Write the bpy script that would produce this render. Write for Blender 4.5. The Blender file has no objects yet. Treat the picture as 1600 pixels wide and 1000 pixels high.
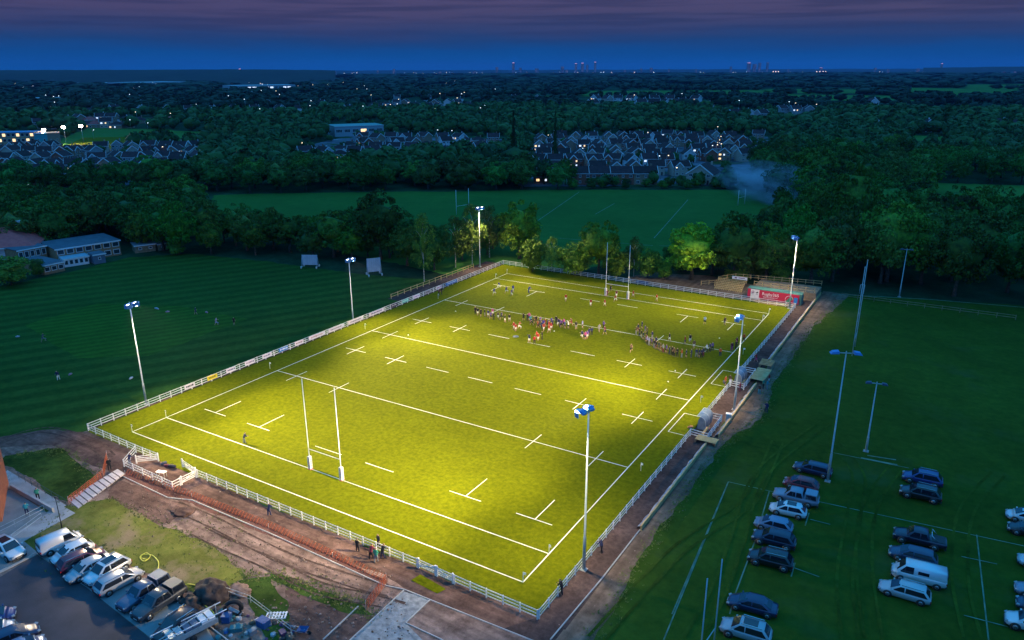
import bpy, bmesh, math, random
import numpy as np
from mathutils import Vector, Matrix
R=math.radians; PI=math.pi
rnd=random.Random(7)
scene=bpy.context.scene
COL=scene.collection
# ------------------------------------------------------------------ camera (solved from the pitch markings)
CX,CY,CZ,PITCH,YAW,ROLL,FPX=99.576,-62.163,50.314,0.3204,0.5454,-0.0032,1178.97
W,L,A,B=66.5,94.0,5.6,5.5
fw=Vector((-math.sin(YAW)*math.cos(PITCH),math.cos(YAW)*math.cos(PITCH),-math.sin(PITCH)))
rt0=Vector((math.cos(YAW),math.sin(YAW),0)); up0=rt0.cross(fw)
rt=math.cos(ROLL)*rt0+math.sin(ROLL)*up0; up=-math.sin(ROLL)*rt0+math.cos(ROLL)*up0
CAMP=Vector((CX,CY,CZ))
def G(u,v,z=0.0):
    d=fw+rt*((u-800)/FPX)+up*((500-v)/FPX); t=(z-CZ)/d.z
    return CAMP+d*t
def depth(p): return (Vector(p)-CAMP).dot(fw)
def top_h(u,vb,vt):               # height of something standing at pixel (u,vb) whose top is at row vt
    p=G(u,vb); lo,hi=0,300
    for _ in range(40):
        m=(lo+hi)/2; d=Vector((p.x,p.y,m))-CAMP
        y=500-FPX*d.dot(up)/d.dot(fw)
        if y>vt: lo=m
        else: hi=m
    return lo
cam=bpy.data.cameras.new('camera'); co=bpy.data.objects.new('camera',cam); COL.objects.link(co)
M=Matrix((rt,up,-fw)).transposed().to_4x4(); M.translation=CAMP; co.matrix_world=M
cam.sensor_width=36; cam.lens=36*FPX/1600; cam.clip_end=90000; cam.clip_start=0.5
scene.camera=co
scene.view_settings.view_transform='Standard'; scene.view_settings.look='None'
scene.view_settings.exposure=0; scene.view_settings.gamma=1
# ------------------------------------------------------------------ materials
MATS={}
def nt(name):
    m=bpy.data.materials.new(name); m.use_nodes=True; t=m.node_tree
    return m,t,t.nodes,t.links,t.nodes['Principled BSDF']
def mat(name,c,rough=.7,c2=None,scale=1.0,metal=0,bump=0,emit=None,es=0,detail=6,lo=.35,hi=.65,objcol=False,rand=0,coat=0,alpha=1,trans=0,spec=None,bscale=None):
    if name in MATS: return MATS[name]
    m,t,N,K,b=nt(name)
    b.inputs['Roughness'].default_value=rough; b.inputs['Metallic'].default_value=metal
    if spec is not None: b.inputs['Specular IOR Level'].default_value=spec
    b.inputs['Coat Weight'].default_value=coat
    src=None
    if objcol:
        oi=N.new('ShaderNodeObjectInfo'); src=oi.outputs['Color']
    tc=N.new('ShaderNodeTexCoord')
    if c2 is not None or bump:
        nz=N.new('ShaderNodeTexNoise'); nz.inputs['Scale'].default_value=scale; nz.inputs['Detail'].default_value=detail
        geo=N.new('ShaderNodeNewGeometry'); K.new(geo.outputs['Position'],nz.inputs['Vector'])
    if c2 is not None:
        r=N.new('ShaderNodeValToRGB'); r.color_ramp.elements[0].position=lo; r.color_ramp.elements[1].position=hi
        r.color_ramp.elements[0].color=(*c,1); r.color_ramp.elements[1].color=(*c2,1)
        K.new(nz.outputs['Fac'],r.inputs['Fac'])
        if src is not None:
            mx=N.new('ShaderNodeMix'); mx.data_type='RGBA'; mx.blend_type='MULTIPLY'; mx.inputs['Factor'].default_value=1
            K.new(src,mx.inputs[6]); K.new(r.outputs['Color'],mx.inputs[7]); src=mx.outputs[2]
        else: src=r.outputs['Color']
    if rand:
        oi=N.new('ShaderNodeObjectInfo'); mr=N.new('ShaderNodeMapRange'); K.new(oi.outputs['Random'],mr.inputs['Value'])
        mr.inputs['To Min'].default_value=1-rand; mr.inputs['To Max'].default_value=1+rand
        hs=N.new('ShaderNodeHueSaturation'); K.new(mr.outputs['Result'],hs.inputs['Value'])
        if src is not None: K.new(src,hs.inputs['Color'])
        else: hs.inputs['Color'].default_value=(*c,1)
        src=hs.outputs['Color']
    if src is not None: K.new(src,b.inputs['Base Color'])
    else: b.inputs['Base Color'].default_value=(*c,1)
    if bump:
        if bscale:
            nz=N.new('ShaderNodeTexNoise'); nz.inputs['Scale'].default_value=bscale; nz.inputs['Detail'].default_value=4
            K.new(geo.outputs['Position'],nz.inputs['Vector'])
        bp=N.new('ShaderNodeBump'); bp.inputs['Strength'].default_value=min(1,bump); bp.inputs['Distance'].default_value=.05
        K.new(nz.outputs['Fac'],bp.inputs['Height']); K.new(bp.outputs['Normal'],b.inputs['Normal'])
    if emit: 
        b.inputs['Emission Color'].default_value=(*emit,1); b.inputs['Emission Strength'].default_value=es
    MATS[name]=m; return m
# ------------------------------------------------------------------ mesh builder
class MB:
    def __init__(s): s.v=[]; s.f=[]; s.m=[]; s.mats=[]; s.sm=[]
    def mi(s,m):
        if m not in s.mats: s.mats.append(m)
        return s.mats.index(m)
    def add(s,vs,fs,m=None,smooth=False):
        o=len(s.v); s.v+=[tuple(x) for x in vs]; k=s.mi(m) if m else 0
        for f in fs: s.f.append(tuple(o+i for i in f)); s.m.append(k); s.sm.append(smooth)
        return s
    def box(s,c,d,rz=0,m=None,rx=0,ry=0):
        x,y,z=(k/2 for k in d)
        vs=[Vector(p) for p in ((-x,-y,-z),(x,-y,-z),(x,y,-z),(-x,y,-z),(-x,-y,z),(x,-y,z),(x,y,z),(-x,y,z))]
        if rx or ry or rz:
            from mathutils import Euler
            mm=Euler((rx,ry,rz)).to_matrix(); vs=[mm@p for p in vs]
        c=Vector(c); vs=[p+c for p in vs]
        return s.add(vs,[(0,3,2,1),(4,5,6,7),(0,1,5,4),(1,2,6,5),(2,3,7,6),(3,0,4,7)],m)
    def bar(s,p,q,w,h,m=None):           # box from p to q, width w (horizontal), height h
        p=Vector(p); q=Vector(q); d=(q-p); l=d.length
        if l<1e-6: return s
        d/=l; ref=Vector((0,0,1)) if abs(d.z)<.95 else Vector((0,1,0))
        x=d.cross(ref).normalized()*(w/2); z=x.cross(d).normalized()*(h/2)
        vs=[p-x-z,p+x-z,p+x+z,p-x+z,q-x-z,q+x-z,q+x+z,q-x+z]
        return s.add(vs,[(0,3,2,1),(4,5,6,7),(0,1,5,4),(1,2,6,5),(2,3,7,6),(3,0,4,7)][:],m)
    def tube(s,pts,rs,n=8,m=None,cap=True,smooth=True):
        pts=[Vector(p) for p in pts]; o=[]; vs=[]; fs=[]
        if not hasattr(rs,'__len__'): rs=[rs]*len(pts)
        for i,p in enumerate(pts):
            d=(pts[min(i+1,len(pts)-1)]-pts[max(i-1,0)]).normalized()
            ref=Vector((0,0,1)) if abs(d.z)<.9 else Vector((1,0,0))
            x=d.cross(ref).normalized(); y=d.cross(x)
            for k in range(n):
                a=2*PI*k/n; vs.append(p+(x*math.cos(a)+y*math.sin(a))*rs[i])
        for i in range(len(pts)-1):
            for k in range(n):
                a=i*n+k; b=i*n+(k+1)%n; fs.append((a,a+n,b+n,b))
        if cap: fs.append(tuple(range(n))); fs.append(tuple(range((len(pts)-1)*n,len(pts)*n))[::-1])
        return s.add(vs,fs,m,smooth)
    def poly(s,pts,m=None): return s.add(pts,[tuple(range(len(pts)))],m)
    def prism(s,pts2,z0,z1,m=None):
        n=len(pts2); vs=[(x,y,z0) for x,y in pts2]+[(x,y,z1) for x,y in pts2]
        fs=[tuple(range(n))[::-1],tuple(range(n,2*n))]+[(i,(i+1)%n,n+(i+1)%n,n+i) for i in range(n)]
        return s.add(vs,fs,m)
    def build(s,name,m=None,parent=None,loc=None,rz=0):
        me=bpy.data.meshes.new(name); me.from_pydata(s.v,[],s.f)
        for x in (s.mats if s.mats else ([m] if m else [])): me.materials.append(x)
        if m and s.mats and None in s.mats: pass
        me.polygons.foreach_set('material_index',s.m); me.polygons.foreach_set('use_smooth',s.sm); me.update()
        o=bpy.data.objects.new(name,me); COL.objects.link(o)
        if parent: o.parent=parent
        if loc is not None: o.location=loc
        if rz: o.rotation_euler.z=rz
        return o
def tag(o,label=None,cat=None,group=None,kind=None):
    if label: o['label']=label
    if cat: o['category']=cat
    if group: o['group']=group
    if label and len(label.split())>16: print('LONG',label)
    if kind: o['kind']=kind
    return o
def empty(name,loc,rz=0,sc=1):
    o=bpy.data.objects.new(name,None); COL.objects.link(o); o.location=loc; o.rotation_euler.z=rz; o.scale=(sc,)*3; o.empty_display_size=.3
    return o
KIDS={}
def dup(root,loc,rz=0,sc=None):
    def cp(o,par):
        c=o.copy(); COL.objects.link(c)
        if par: c.parent=par
        for k in ('label','category','group'):
            if not par and k in c: del c[k]
        for ch in kids(o): cp(ch,c)
        return c
    c=cp(root,None); c.location=loc; c.rotation_euler.z=rz
    if sc is not None: c.scale=(sc,)*3 if not hasattr(sc,'__len__') else sc
    return c
def kids(o):
    if o.name not in KIDS: KIDS[o.name]=list(o.children)
    return KIDS[o.name]
class Proto:                     # first use moves the original, later uses copy it
    def __init__(s,root): s.r=root; s.used=False
    def put(s,loc,rz=0,sc=None):
        if not s.used:
            s.used=True; kids(s.r)
            for ch in list(s.r.children): kids(ch)
            s.r.location=loc; s.r.rotation_euler.z=rz
            if sc is not None: s.r.scale=(sc,)*3 if not hasattr(sc,'__len__') else sc
            return s.r
        return dup(s.r,loc,rz,sc)
ONES='first second third fourth fifth sixth seventh eighth ninth tenth eleventh twelfth thirteenth fourteenth fifteenth sixteenth seventeenth eighteenth nineteenth'.split()
def nth(i):
    i+=1
    if i<20: return ONES[i-1]
    t='twenty thirty forty fifty sixty seventy eighty ninety'.split()[i//10-2] if i<100 else 'hundred'
    if i>=100: return 'hundred and '+nth(i-101) if i>100 else 'hundredth'
    return (t[:-1]+'ieth') if i%10==0 else t+'-'+ONES[i%10-1]
def colour(o,c):
    o.color=(*c,1)
    for ch in o.children: colour(ch,c)
# ------------------------------------------------------------------ sheets on the ground
from mathutils import noise as mnoise
def rough_edge(pts,step=2.0,amp=.3,seed=1):
    out=[]; n=len(pts); k_=max(.35,min(step,3)*.35)
    for i in range(n):
        p=Vector(pts[i][:2]); q=Vector(pts[(i+1)%n][:2]); l=(q-p).length; k=max(1,int(l/k_)); nr=Vector((-(q-p).y,(q-p).x)).normalized()
        for j in range(k):
            t=j/k; c=p+(q-p)*t; v=Vector((c.x,c.y,seed*7.3))
            a=(mnoise.noise(v*.16/max(.4,step*.5))*1.6+mnoise.noise(v*.6)*.7+mnoise.noise(v*1.9)*.35)*amp*min(1,6*min(t,1-t)+.15)
            out.append(c+nr*a)
    return out
LC={}
def sheet(name,pts,layer,m,amp=0,step=2.0,seed=1,kind='structure',z=None):
    pts=[Vector((p[0],p[1])) for p in pts]
    if amp: pts=rough_edge(pts,step,amp,seed)
    if z is None: LC[layer]=LC.get(layer,-1)+1; z=layer*.006+LC[layer]*.0004
    bm=bmesh.new(); vs=[bm.verts.new((p.x,p.y,z)) for p in pts]; f=bm.faces.new(vs); 
    if f.calc_area()>0: f.normal_update()
    if f.normal.z<0: f.normal_flip()
    bmesh.ops.triangulate(bm,faces=bm.faces[:])
    me=bpy.data.meshes.new(name); bm.to_mesh(me); bm.free(); me.materials.append(m)
    o=bpy.data.objects.new(name,me); COL.objects.link(o); o['kind']=kind
    return o
def PX(*uv): return [G(u,v) for u,v in uv]
HAZE=3.2e-5; LAMP=147000
# ------------------------------------------------------------------ world: dusk sky
w=bpy.data.worlds.new('World'); scene.world=w; w.use_nodes=True
N=w.node_tree.nodes; K=w.node_tree.links; N.clear()
out=N.new('ShaderNodeOutputWorld'); bg=N.new('ShaderNodeBackground'); K.new(bg.outputs[0],out.inputs[0])
tc=N.new('ShaderNodeTexCoord'); sx=N.new('ShaderNodeSeparateXYZ'); K.new(tc.outputs['Generated'],sx.inputs[0])
# clouds
mp=N.new('ShaderNodeMapping'); mp.inputs['Scale'].default_value=(3,3,34); K.new(tc.outputs['Generated'],mp.inputs[0])
nz=N.new('ShaderNodeTexNoise'); nz.inputs['Scale'].default_value=1.6; nz.inputs['Detail'].default_value=8; nz.inputs['Roughness'].default_value=.55; K.new(mp.outputs[0],nz.inputs['Vector'])
# bend elevation a little by noise so the bands break up like cloud edges
ma=N.new('ShaderNodeMath'); ma.operation='MULTIPLY_ADD'; K.new(nz.outputs['Fac'],ma.inputs[0]); ma.inputs[1].default_value=.026; ma.inputs[2].default_value=-.013
ad=N.new('ShaderNodeMath'); ad.operation='ADD'; K.new(ma.outputs[0],ad.inputs[0]); K.new(sx.outputs['Z'],ad.inputs[1])
rp=N.new('ShaderNodeValToRGB'); K.new(ad.outputs[0],rp.inputs[0])
cr=rp.color_ramp
def lin(*c): return tuple(((x/255+.055)/1.055)**2.4 if x>10 else x/255/12.92 for x in c)+(1,)
stops=[(0,(0,84,156)),(.020,(4,70,134)),(.033,(24,58,110)),(.046,(48,56,100)),(.066,(70,61,98)),(.10,(80,66,104))]
cr.elements[0].position=0; cr.elements[0].color=lin(*stops[0][1]); cr.elements[1].position=.02; cr.elements[1].color=lin(*stops[1][1])
for p,c in stops[2:]: cr.elements.new(p).color=lin(*c)
SKYTOP=(.06,.46,1.06)
cr.elements.new(.17).color=(.02,.16,.50,1); cr.elements.new(.34).color=(.02,.30,.85,1); cr.elements.new(.6).color=(*SKYTOP,1)
# darker cloud streaks high in the band
nz2=N.new('ShaderNodeTexNoise'); mp2=N.new('ShaderNodeMapping'); mp2.inputs['Scale'].default_value=(2.6,2.6,70); mp2.inputs['Location'].default_value=(3.1,.4,0)
K.new(tc.outputs['Generated'],mp2.inputs[0]); K.new(mp2.outputs[0],nz2.inputs['Vector']); nz2.inputs['Scale'].default_value=2.2; nz2.inputs['Detail'].default_value=7
r2=N.new('ShaderNodeValToRGB'); r2.color_ramp.elements[0].position=.46; r2.color_ramp.elements[1].position=.60; r2.color_ramp.elements[0].color=(1.05,1.04,1.02,1); r2.color_ramp.elements[1].color=(.66,.70,.80,1)
K.new(nz2.outputs['Fac'],r2.inputs[0])
hm=N.new('ShaderNodeMapRange'); K.new(sx.outputs['Z'],hm.inputs[0]); hm.inputs['From Min'].default_value=.03; hm.inputs['From Max'].default_value=.06
mx=N.new('ShaderNodeMix'); mx.data_type='RGBA'; mx.blend_type='MULTIPLY'; K.new(hm.outputs[0],mx.inputs['Factor']); K.new(rp.outputs[0],mx.inputs[6]); K.new(r2.outputs[0],mx.inputs[7])
sky=N.new('ShaderNodeTexSky'); sky.sky_type='NISHITA'; sky.sun_disc=False; sky.sun_elevation=R(1.0); sky.sun_rotation=R(200); sky.altitude=80
sk=N.new('ShaderNodeMix'); sk.data_type='RGBA'; sk.blend_type='ADD'; 
skm=N.new('ShaderNodeVectorMath'); skm.operation='MULTIPLY'; K.new(sky.outputs[0],skm.inputs[0]); skm.inputs[1].default_value=(.004,.012,.03)
sk.inputs['Factor'].default_value=1; K.new(mx.outputs[2],sk.inputs[6]); K.new(skm.outputs[0],sk.inputs[7])
K.new(sk.outputs[2],bg.inputs[0]); bg.inputs[1].default_value=1.0
# faint afterglow from low behind the drone
sl=bpy.data.lights.new('afterglow','SUN'); sl.energy=.02; sl.angle=R(25); sl.color=(1,.45,.55)
so=bpy.data.objects.new('afterglow',sl); COL.objects.link(so); so.rotation_euler=Vector((-.25,1,-.5)).to_track_quat('-Z','Y').to_euler()
# ------------------------------------------------------------------ haze
hz=bpy.data.materials.new('haze'); hz.use_nodes=True; t=hz.node_tree; t.nodes.clear()
o_=t.nodes.new('ShaderNodeOutputMaterial'); pv=t.nodes.new('ShaderNodeVolumePrincipled'); t.links.new(pv.outputs[0],o_.inputs['Volume'])
pv.inputs['Color'].default_value=(.38,.50,.95,1); pv.inputs['Density'].default_value=HAZE; pv.inputs['Anisotropy'].default_value=.2
HB=MB().box((0,12000,148),(44000,44000,300),m=hz).build('haze'); HB['kind']='stuff'
# ------------------------------------------------------------------ ground materials
def grassmat(name,c1,c2,s1=1.2,s2=.05,amt=.35,stripe=None,rough=.95,bump=.6,wear=None):
    m,t,N,K,b=nt(name); b.inputs['Roughness'].default_value=rough; b.inputs['Specular IOR Level'].default_value=.03
    geo=N.new('ShaderNodeNewGeometry')
    def noise(s,d=5,ro=.6):
        n=N.new('ShaderNodeTexNoise'); n.inputs['Scale'].default_value=s; n.inputs['Detail'].default_value=d; n.inputs['Roughness'].default_value=ro; K.new(geo.outputs['Position'],n.inputs['Vector']); return n
    n1=noise(s1,8,.7); n2=noise(s2,4); n3=noise(s1*.22,4)
    r=N.new('ShaderNodeValToRGB'); r.color_ramp.elements[0].position=.3; r.color_ramp.elements[1].position=.7
    r.color_ramp.elements[0].color=(*c1,1); r.color_ramp.elements[1].color=(*c2,1); K.new(n1.outputs['Fac'],r.inputs[0])
    src=r.outputs[0]
    def mul(src,f,lo,hi,a,b2):
        mr=N.new('ShaderNodeMapRange'); K.new(f,mr.inputs[0]); mr.inputs[1].default_value=lo; mr.inputs[2].default_value=hi; mr.inputs[3].default_value=a; mr.inputs[4].default_value=b2
        hs=N.new('ShaderNodeHueSaturation'); K.new(mr.outputs[0],hs.inputs['Value']); K.new(src,hs.inputs['Color']); return hs.outputs[0]
    src=mul(src,n2.outputs['Fac'],.3,.7,1-amt,1+amt); src=mul(src,n3.outputs['Fac'],.35,.65,1-amt*.5,1+amt*.5)
    if stripe:
        ang,width,am,dist=stripe
    if stripe and dist<0:
        mp=N.new('ShaderNodeMapping'); mp.inputs['Rotation'].default_value=(0,0,-ang); K.new(geo.outputs['Position'],mp.inputs[0])
        mp2=N.new('ShaderNodeMapping'); mp2.inputs['Scale'].default_value=(.07,1,1); K.new(mp.outputs[0],mp2.inputs[0])
        ns=N.new('ShaderNodeTexNoise'); ns.inputs['Scale'].default_value=1/width; ns.inputs['Detail'].default_value=4; K.new(mp2.outputs[0],ns.inputs['Vector'])
        src=mul(src,ns.outputs['Fac'],.35,.65,1-am,1+am)
    elif stripe:
        mp=N.new('ShaderNodeMapping'); mp.inputs['Rotation'].default_value=(0,0,-ang); K.new(geo.outputs['Position'],mp.inputs[0])
        wv=N.new('ShaderNodeTexWave'); wv.bands_direction='Y'; wv.inputs['Scale'].default_value=.314/width; wv.inputs['Distortion'].default_value=dist; wv.inputs['Detail'].default_value=1; wv.inputs['Detail Scale'].default_value=.12; K.new(mp.outputs[0],wv.inputs['Vector'])
        src=mul(src,wv.outputs['Fac'],.25,.75,1-am,1+am)
    if wear:
        cw,lo,hi,s=wear
        nw=noise(s,7,.65); rw=N.new('ShaderNodeMapRange'); K.new(nw.outputs['Fac'],rw.inputs[0]); rw.inputs[1].default_value=lo; rw.inputs[2].default_value=hi
        mx=N.new('ShaderNodeMix'); mx.data_type='RGBA'; K.new(rw.outputs[0],mx.inputs['Factor']); K.new(src,mx.inputs[6]); mx.inputs[7].default_value=(*cw,1); src=mx.outputs[2]
    K.new(src,b.inputs['Base Color'])
    if bump:
        bp=N.new('ShaderNodeBump'); bp.inputs['Strength'].default_value=bump; bp.inputs['Distance'].default_value=.08; K.new(n1.outputs['Fac'],bp.inputs['Height']); K.new(bp.outputs[0],b.inputs['Normal'])
    MATS[name]=m; return m
g_base=grassmat('ground_cover',(.012,.035,.018),(.03,.07,.035),.35,.006,.5,bump=.3)
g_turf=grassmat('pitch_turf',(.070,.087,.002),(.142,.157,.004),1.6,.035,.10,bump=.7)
g_cric=grassmat('cricket_grass',(.020,.068,.012),(.042,.100,.018),.9,.02,.16,stripe=(R(60),4.8,.16,2.2),bump=.4)
g_sq=grassmat('cricket_square_grass',(.028,.088,.010),(.045,.125,.016),.9,.03,.15,stripe=(R(60),2.4,.12,.4),bump=.3)
g_right=grassmat('field_grass',(.030,.064,.008),(.060,.100,.012),.8,.02,.25,bump=.7,wear=((.06,.09,.03),.56,.8,.09))
g_back=grassmat('back_field_grass',(.035,.120,.022),(.05,.145,.028),.3,.012,.14,bump=.2)
g_far=grassmat('far_field_grass',(.05,.15,.030),(.065,.175,.036),.1,.01,.15,bump=.1)
g_rough=grassmat('rough_grass',(.10,.12,.02),(.19,.18,.045),1.1,.06,.3,bump=.8,wear=((.26,.19,.11),.52,.66,.16))
g_bank=grassmat('bank_grass',(.02,.05,.012),(.07,.11,.02),.9,.1,.4,bump=.9)
m_mud=grassmat('mud',(.075,.045,.038),(.19,.115,.095),1.1,.12,.3,stripe=(R(0),.8,.22,-1),bump=1)
m_soil=grassmat('soil',(.13,.085,.07),(.34,.225,.185),.9,.10,.28,stripe=(R(-3),.7,.26,-1),bump=1,wear=((.09,.055,.045),.52,.72,.35))
m_red=grassmat('red_soil',(.10,.045,.038),(.18,.085,.07),1.0,.2,.3,bump=1)
m_path=grassmat('hardcore_path',(.045,.032,.030),(.11,.075,.070),1.6,.18,.35,bump=.8)
m_trod=grassmat('trodden_earth',(.10,.07,.05),(.22,.155,.115),.9,.12,.3,stripe=(R(90),.9,.22,-1),bump=1)
m_asph=mat('asphalt',(.035,.032,.04),.85,(.075,.062,.075),.25,bump=.3,bscale=9)
m_bay=mat('bay_paving',(.16,.19,.2),.7,(.24,.27,.28),.5,bump=.2,bscale=6)
m_conc=mat('concrete',(.30,.29,.29),.8,(.42,.40,.40),.7,bump=.2)
m_grav=mat('crushed_stone',(.16,.17,.18),.9,(.38,.38,.38),1.6,bump=.8,bscale=4,lo=.3,hi=.7)
m_kerb=mat('kerb_stone',(.38,.37,.36),.8,(.48,.46,.45),1.2)
m_white=mat('white_paint',(.80,.79,.80),.5,(.70,.69,.71),2.5)
m_line=mat('line_paint',(.78,.76,.66),.8,(.62,.62,.50),3)
m_faint=mat('faded_line_paint',(.16,.27,.18),.9,(.08,.15,.09),.8,lo=.35,hi=.6)
m_timber=mat('pale_timber',(.46,.30,.12),.8,(.60,.42,.19),1.8,bump=.2)
m_dtimber=mat('weathered_timber',(.22,.15,.09),.85,(.34,.25,.16),1.4)
m_steel=mat('galvanised_steel',(.42,.46,.47),.45,(.52,.56,.57),3,metal=.35)
m_black=mat('black_rubber',(.015,.015,.017),.7)
m_blk=mat('black_paint',(.02,.02,.025),.4)
# ------------------------------------------------------------------ terrain and surfaces
sheet('ground',[(-40000,-2000),(40000,-2000),(40000,60000),(-40000,60000)],0,g_base)
sheet('cricket_field',[G(700,440),G(560,428),G(420,408),G(300,397),G(200,402),G(110,425),G(40,440),G(-120,470),G(-520,640),G(-60,660),(-14,-30),(-5,-9.5),(-5.5,108)],1,g_cric,amp=.8,step=5)
sheet('cricket_square',PX((38,508),(152,474),(275,478),(388,498),(232,556),(120,560)),2,g_sq,amp=.4,step=3)
sheet('sports_field',[G(1292,459),G(1420,466),G(1610,479),G(2200,520),(210,-90),(73,-90),(73,118)],1,g_right,amp=.5,step=5)
sheet('back_field',[G(335,305,0),G(640,299),G(900,297),G(1135,297),G(1250,303),G(1260,345),G(1230,398),G(700,430),G(560,400),G(330,330)],1,g_back,amp=1.5,step=12)
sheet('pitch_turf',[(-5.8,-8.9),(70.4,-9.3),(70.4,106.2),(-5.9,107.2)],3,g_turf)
sheet('dirt_apron',[(-5.8,-8.8),(20,-9),(56,-9.2),(70.5,-9.5),(73,-12.5),(75,-22),(50,-24),(42,-14.6),(20,-14.2),(12,-14.2),(4,-14.4),(-6,-14),(-22,-26),(-12,-12)],2,m_mud,amp=.5,step=2)
sheet('trodden_border',[(73.4,-40),(73.4,124),(79.2,124),(78.2,112),(76.4,95),(76.4,60),(78.0,46),(75.5,36),(75.0,10),(76.3,-6),(76.0,-40)],2,m_trod,amp=.45,step=1.5,seed=4)
sheet('perimeter_path',[(70.5,-9.6),(73.45,-9.6),(73.45,120),(70.3,120),(70.4,63.5),(70.5,35)],3,m_path)
sheet('perimeter_path',[(70.4,-9.4),(73.3,-9.6),(73.3,-60),(66,-60),(66,-16)],3,m_path)
sheet('dirt_bank',[(27,107.6),(72,106.8),(72,121),(58,121),(45,124),(31,120)],2,m_trod,amp=.7,step=2,seed=5)
sheet('dirt_bank',[(-12,66),(-6,66),(-6,108),(-12,108)],2,m_path,amp=.2)
sheet('dirt_bank',[(-6.6,-8),(-6,-8),(-6,66),(-6.7,66)],2,m_path,amp=.15)
# pale grass verge at the woods' edge behind the bank
# near-left building plot
sheet('lawn',PX((-260,640),(-60,655),(0,690),(150,690),(700,940),(600,1100),(-260,1100)),.4,g_bank)
sheet('dirt_plot',PX((-80,740),(-60,690),(0,700),(140,672),(200,715),(188,748),(300,762),(470,838),(640,925),(560,1040),(330,1060),(-80,1060)),1,m_soil,amp=.4)
sheet('lawn',PX((-60,800),(20,800),(100,788),(112,792),(60,868),(20,880),(-60,900)),2,g_rough)
sheet('rough_lawn',PX((30,862),(110,792),(175,780),(235,812),(285,832),(352,868),(395,905),(360,915),(345,950),(260,905),(225,890),(150,850)),3,g_rough,amp=.6,step=1.5)
sheet('mud_patch',PX((188,750),(262,772),(290,800),(265,820),(205,818),(170,770)),2,m_mud,amp=.5,step=1.5,seed=8)
sheet('mud_patch',PX((300,775),(480,845),(640,925),(600,975),(470,905),(380,862),(300,810)),4,m_soil,amp=.5,step=1.5,seed=9)
sheet('grassy_bank',PX((8,712),(75,700),(100,703),(150,745),(135,770),(104,785),(60,755),(0,722)),4,g_bank,amp=.5,step=1.2)
sheet('weeds',PX((420,896),(470,912),(560,944),(585,962),(540,958),(470,930)),5,g_bank,amp=.25,step=.8,seed=12,kind='stuff')
sheet('weeds',PX((372,908),(425,900),(448,955),(452,1010),(415,1010),(392,950)),6,g_bank,amp=.3,step=.9,seed=13,kind='stuff')
sheet('car_park',PX((58,867),(135,918),(262,1020),(240,1060),(-60,1060),(-60,925),(0,900),(0,902)),4,m_asph)
sheet('parking_bays',PX((60,866),(135,918),(262,1018),(345,1020),(310,955),(215,905),(160,865),(66,838),(55,850)),3,m_bay)
sheet('parking_bays',PX((-60,905),(0,893),(62,866),(28,838),(-40,820)),3,m_bay)
sheet('parking_bays',PX((-60,950),(8,955),(70,1010),(60,1060),(-60,1060)),5,m_bay)
sheet('gravel_yard',PX((632,922),(850,1010),(860,1060),(520,1060),(548,1000)),6,m_grav,amp=.1)
sheet('concrete_base',PX((672,938),(836,1003),(780,1060),(690,1030),(634,974)),7,m_soil)
sheet('footpath',PX((96,790),(118,802),(8,862),(-60,892),(-60,862)),5,m_conc)
sheet('doormat_turf',PX((657,898),(697,921),(683,928),(642,907)),8,g_turf)
def strip(name,p,q,wd,h,m,z=0,parent=None):
    o=MB().bar((p[0],p[1],z+h/2),(q[0],q[1],z+h/2),wd,h,m).build(name,parent=parent); return o
def kerb(*uv):
    b=MB(); P=PX(*uv)
    for p,q in zip(P,P[1:]): b.bar((p.x,p.y,.05),(q.x,q.y,.05),.11,.12,m_kerb)
    o=b.build('kerb'); o['kind']='structure'
kerb((632,922),(548,1000),(500,1050)); kerb((632,922),(848,1008)); kerb((672,938),(634,974),(690,1000),(740,1040)); kerb((162,864),(215,900),(275,940),(335,985),(380,1020))
kerb((-40,912),(5,893),(62,864)); kerb((57,848),(70,858)); kerb((560,948),(505,1000))
kerb((0,893),(28,880),(60,862))
# ------------------------------------------------------------------ painted markings
mk=MB()
def ln(x0,y0,x1,y1,w_=.12,z=.026,m=m_line):
    d=Vector((x1-x0,y1-y0,0)).normalized(); n=Vector((-d.y,d.x,0))*w_/2
    a=Vector((x0,y0,z)); b_=Vector((x1,y1,z)); mk.poly([a-n,b_-n,b_+n,a+n],m)
z1,z2,z3=.026,.030,.034
for x in (0,W): ln(x,-A,x,L+B,.13,z1)
for y in (-A,0,22,L/2,L-22,L,L+B): ln(0,y,W,y,.13,z2)
XS=[(2.4,7.4),(12.1,17.1),(21.6,26.5),(30.6,35.6),(40,45),(49.4,54.3),(59.3,64.2)]
for y in (L/2-10.2,L/2+10.2):
    for a,b_ in XS: ln(a,y,b_,y,.12,z1)
    for x in (4.9,14.6,52,61.8): ln(x,y-2.4,x,y+2.4,.12,z2)
for y in (22,L/2,L-22):
    for x in (4.8,14.7,52,61.8):
        if y==L/2 and x in (14.7,52): continue
        ln(x,y-2.4,x,y+2.4,.12,z3)
for s,y in ((1,5),(-1,L-5)):
    for a,b_ in ((2.5,7.4),(12.2,17),(26.3,31.3),(35.6,40.5),(49.5,54.3),(59.3,64.2)): ln(a,y,b_,y,.12,z1)
    for x in (5,14.8,52,61.9): ln(x,y,x,y+s*4.9,.12,z2)
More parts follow.
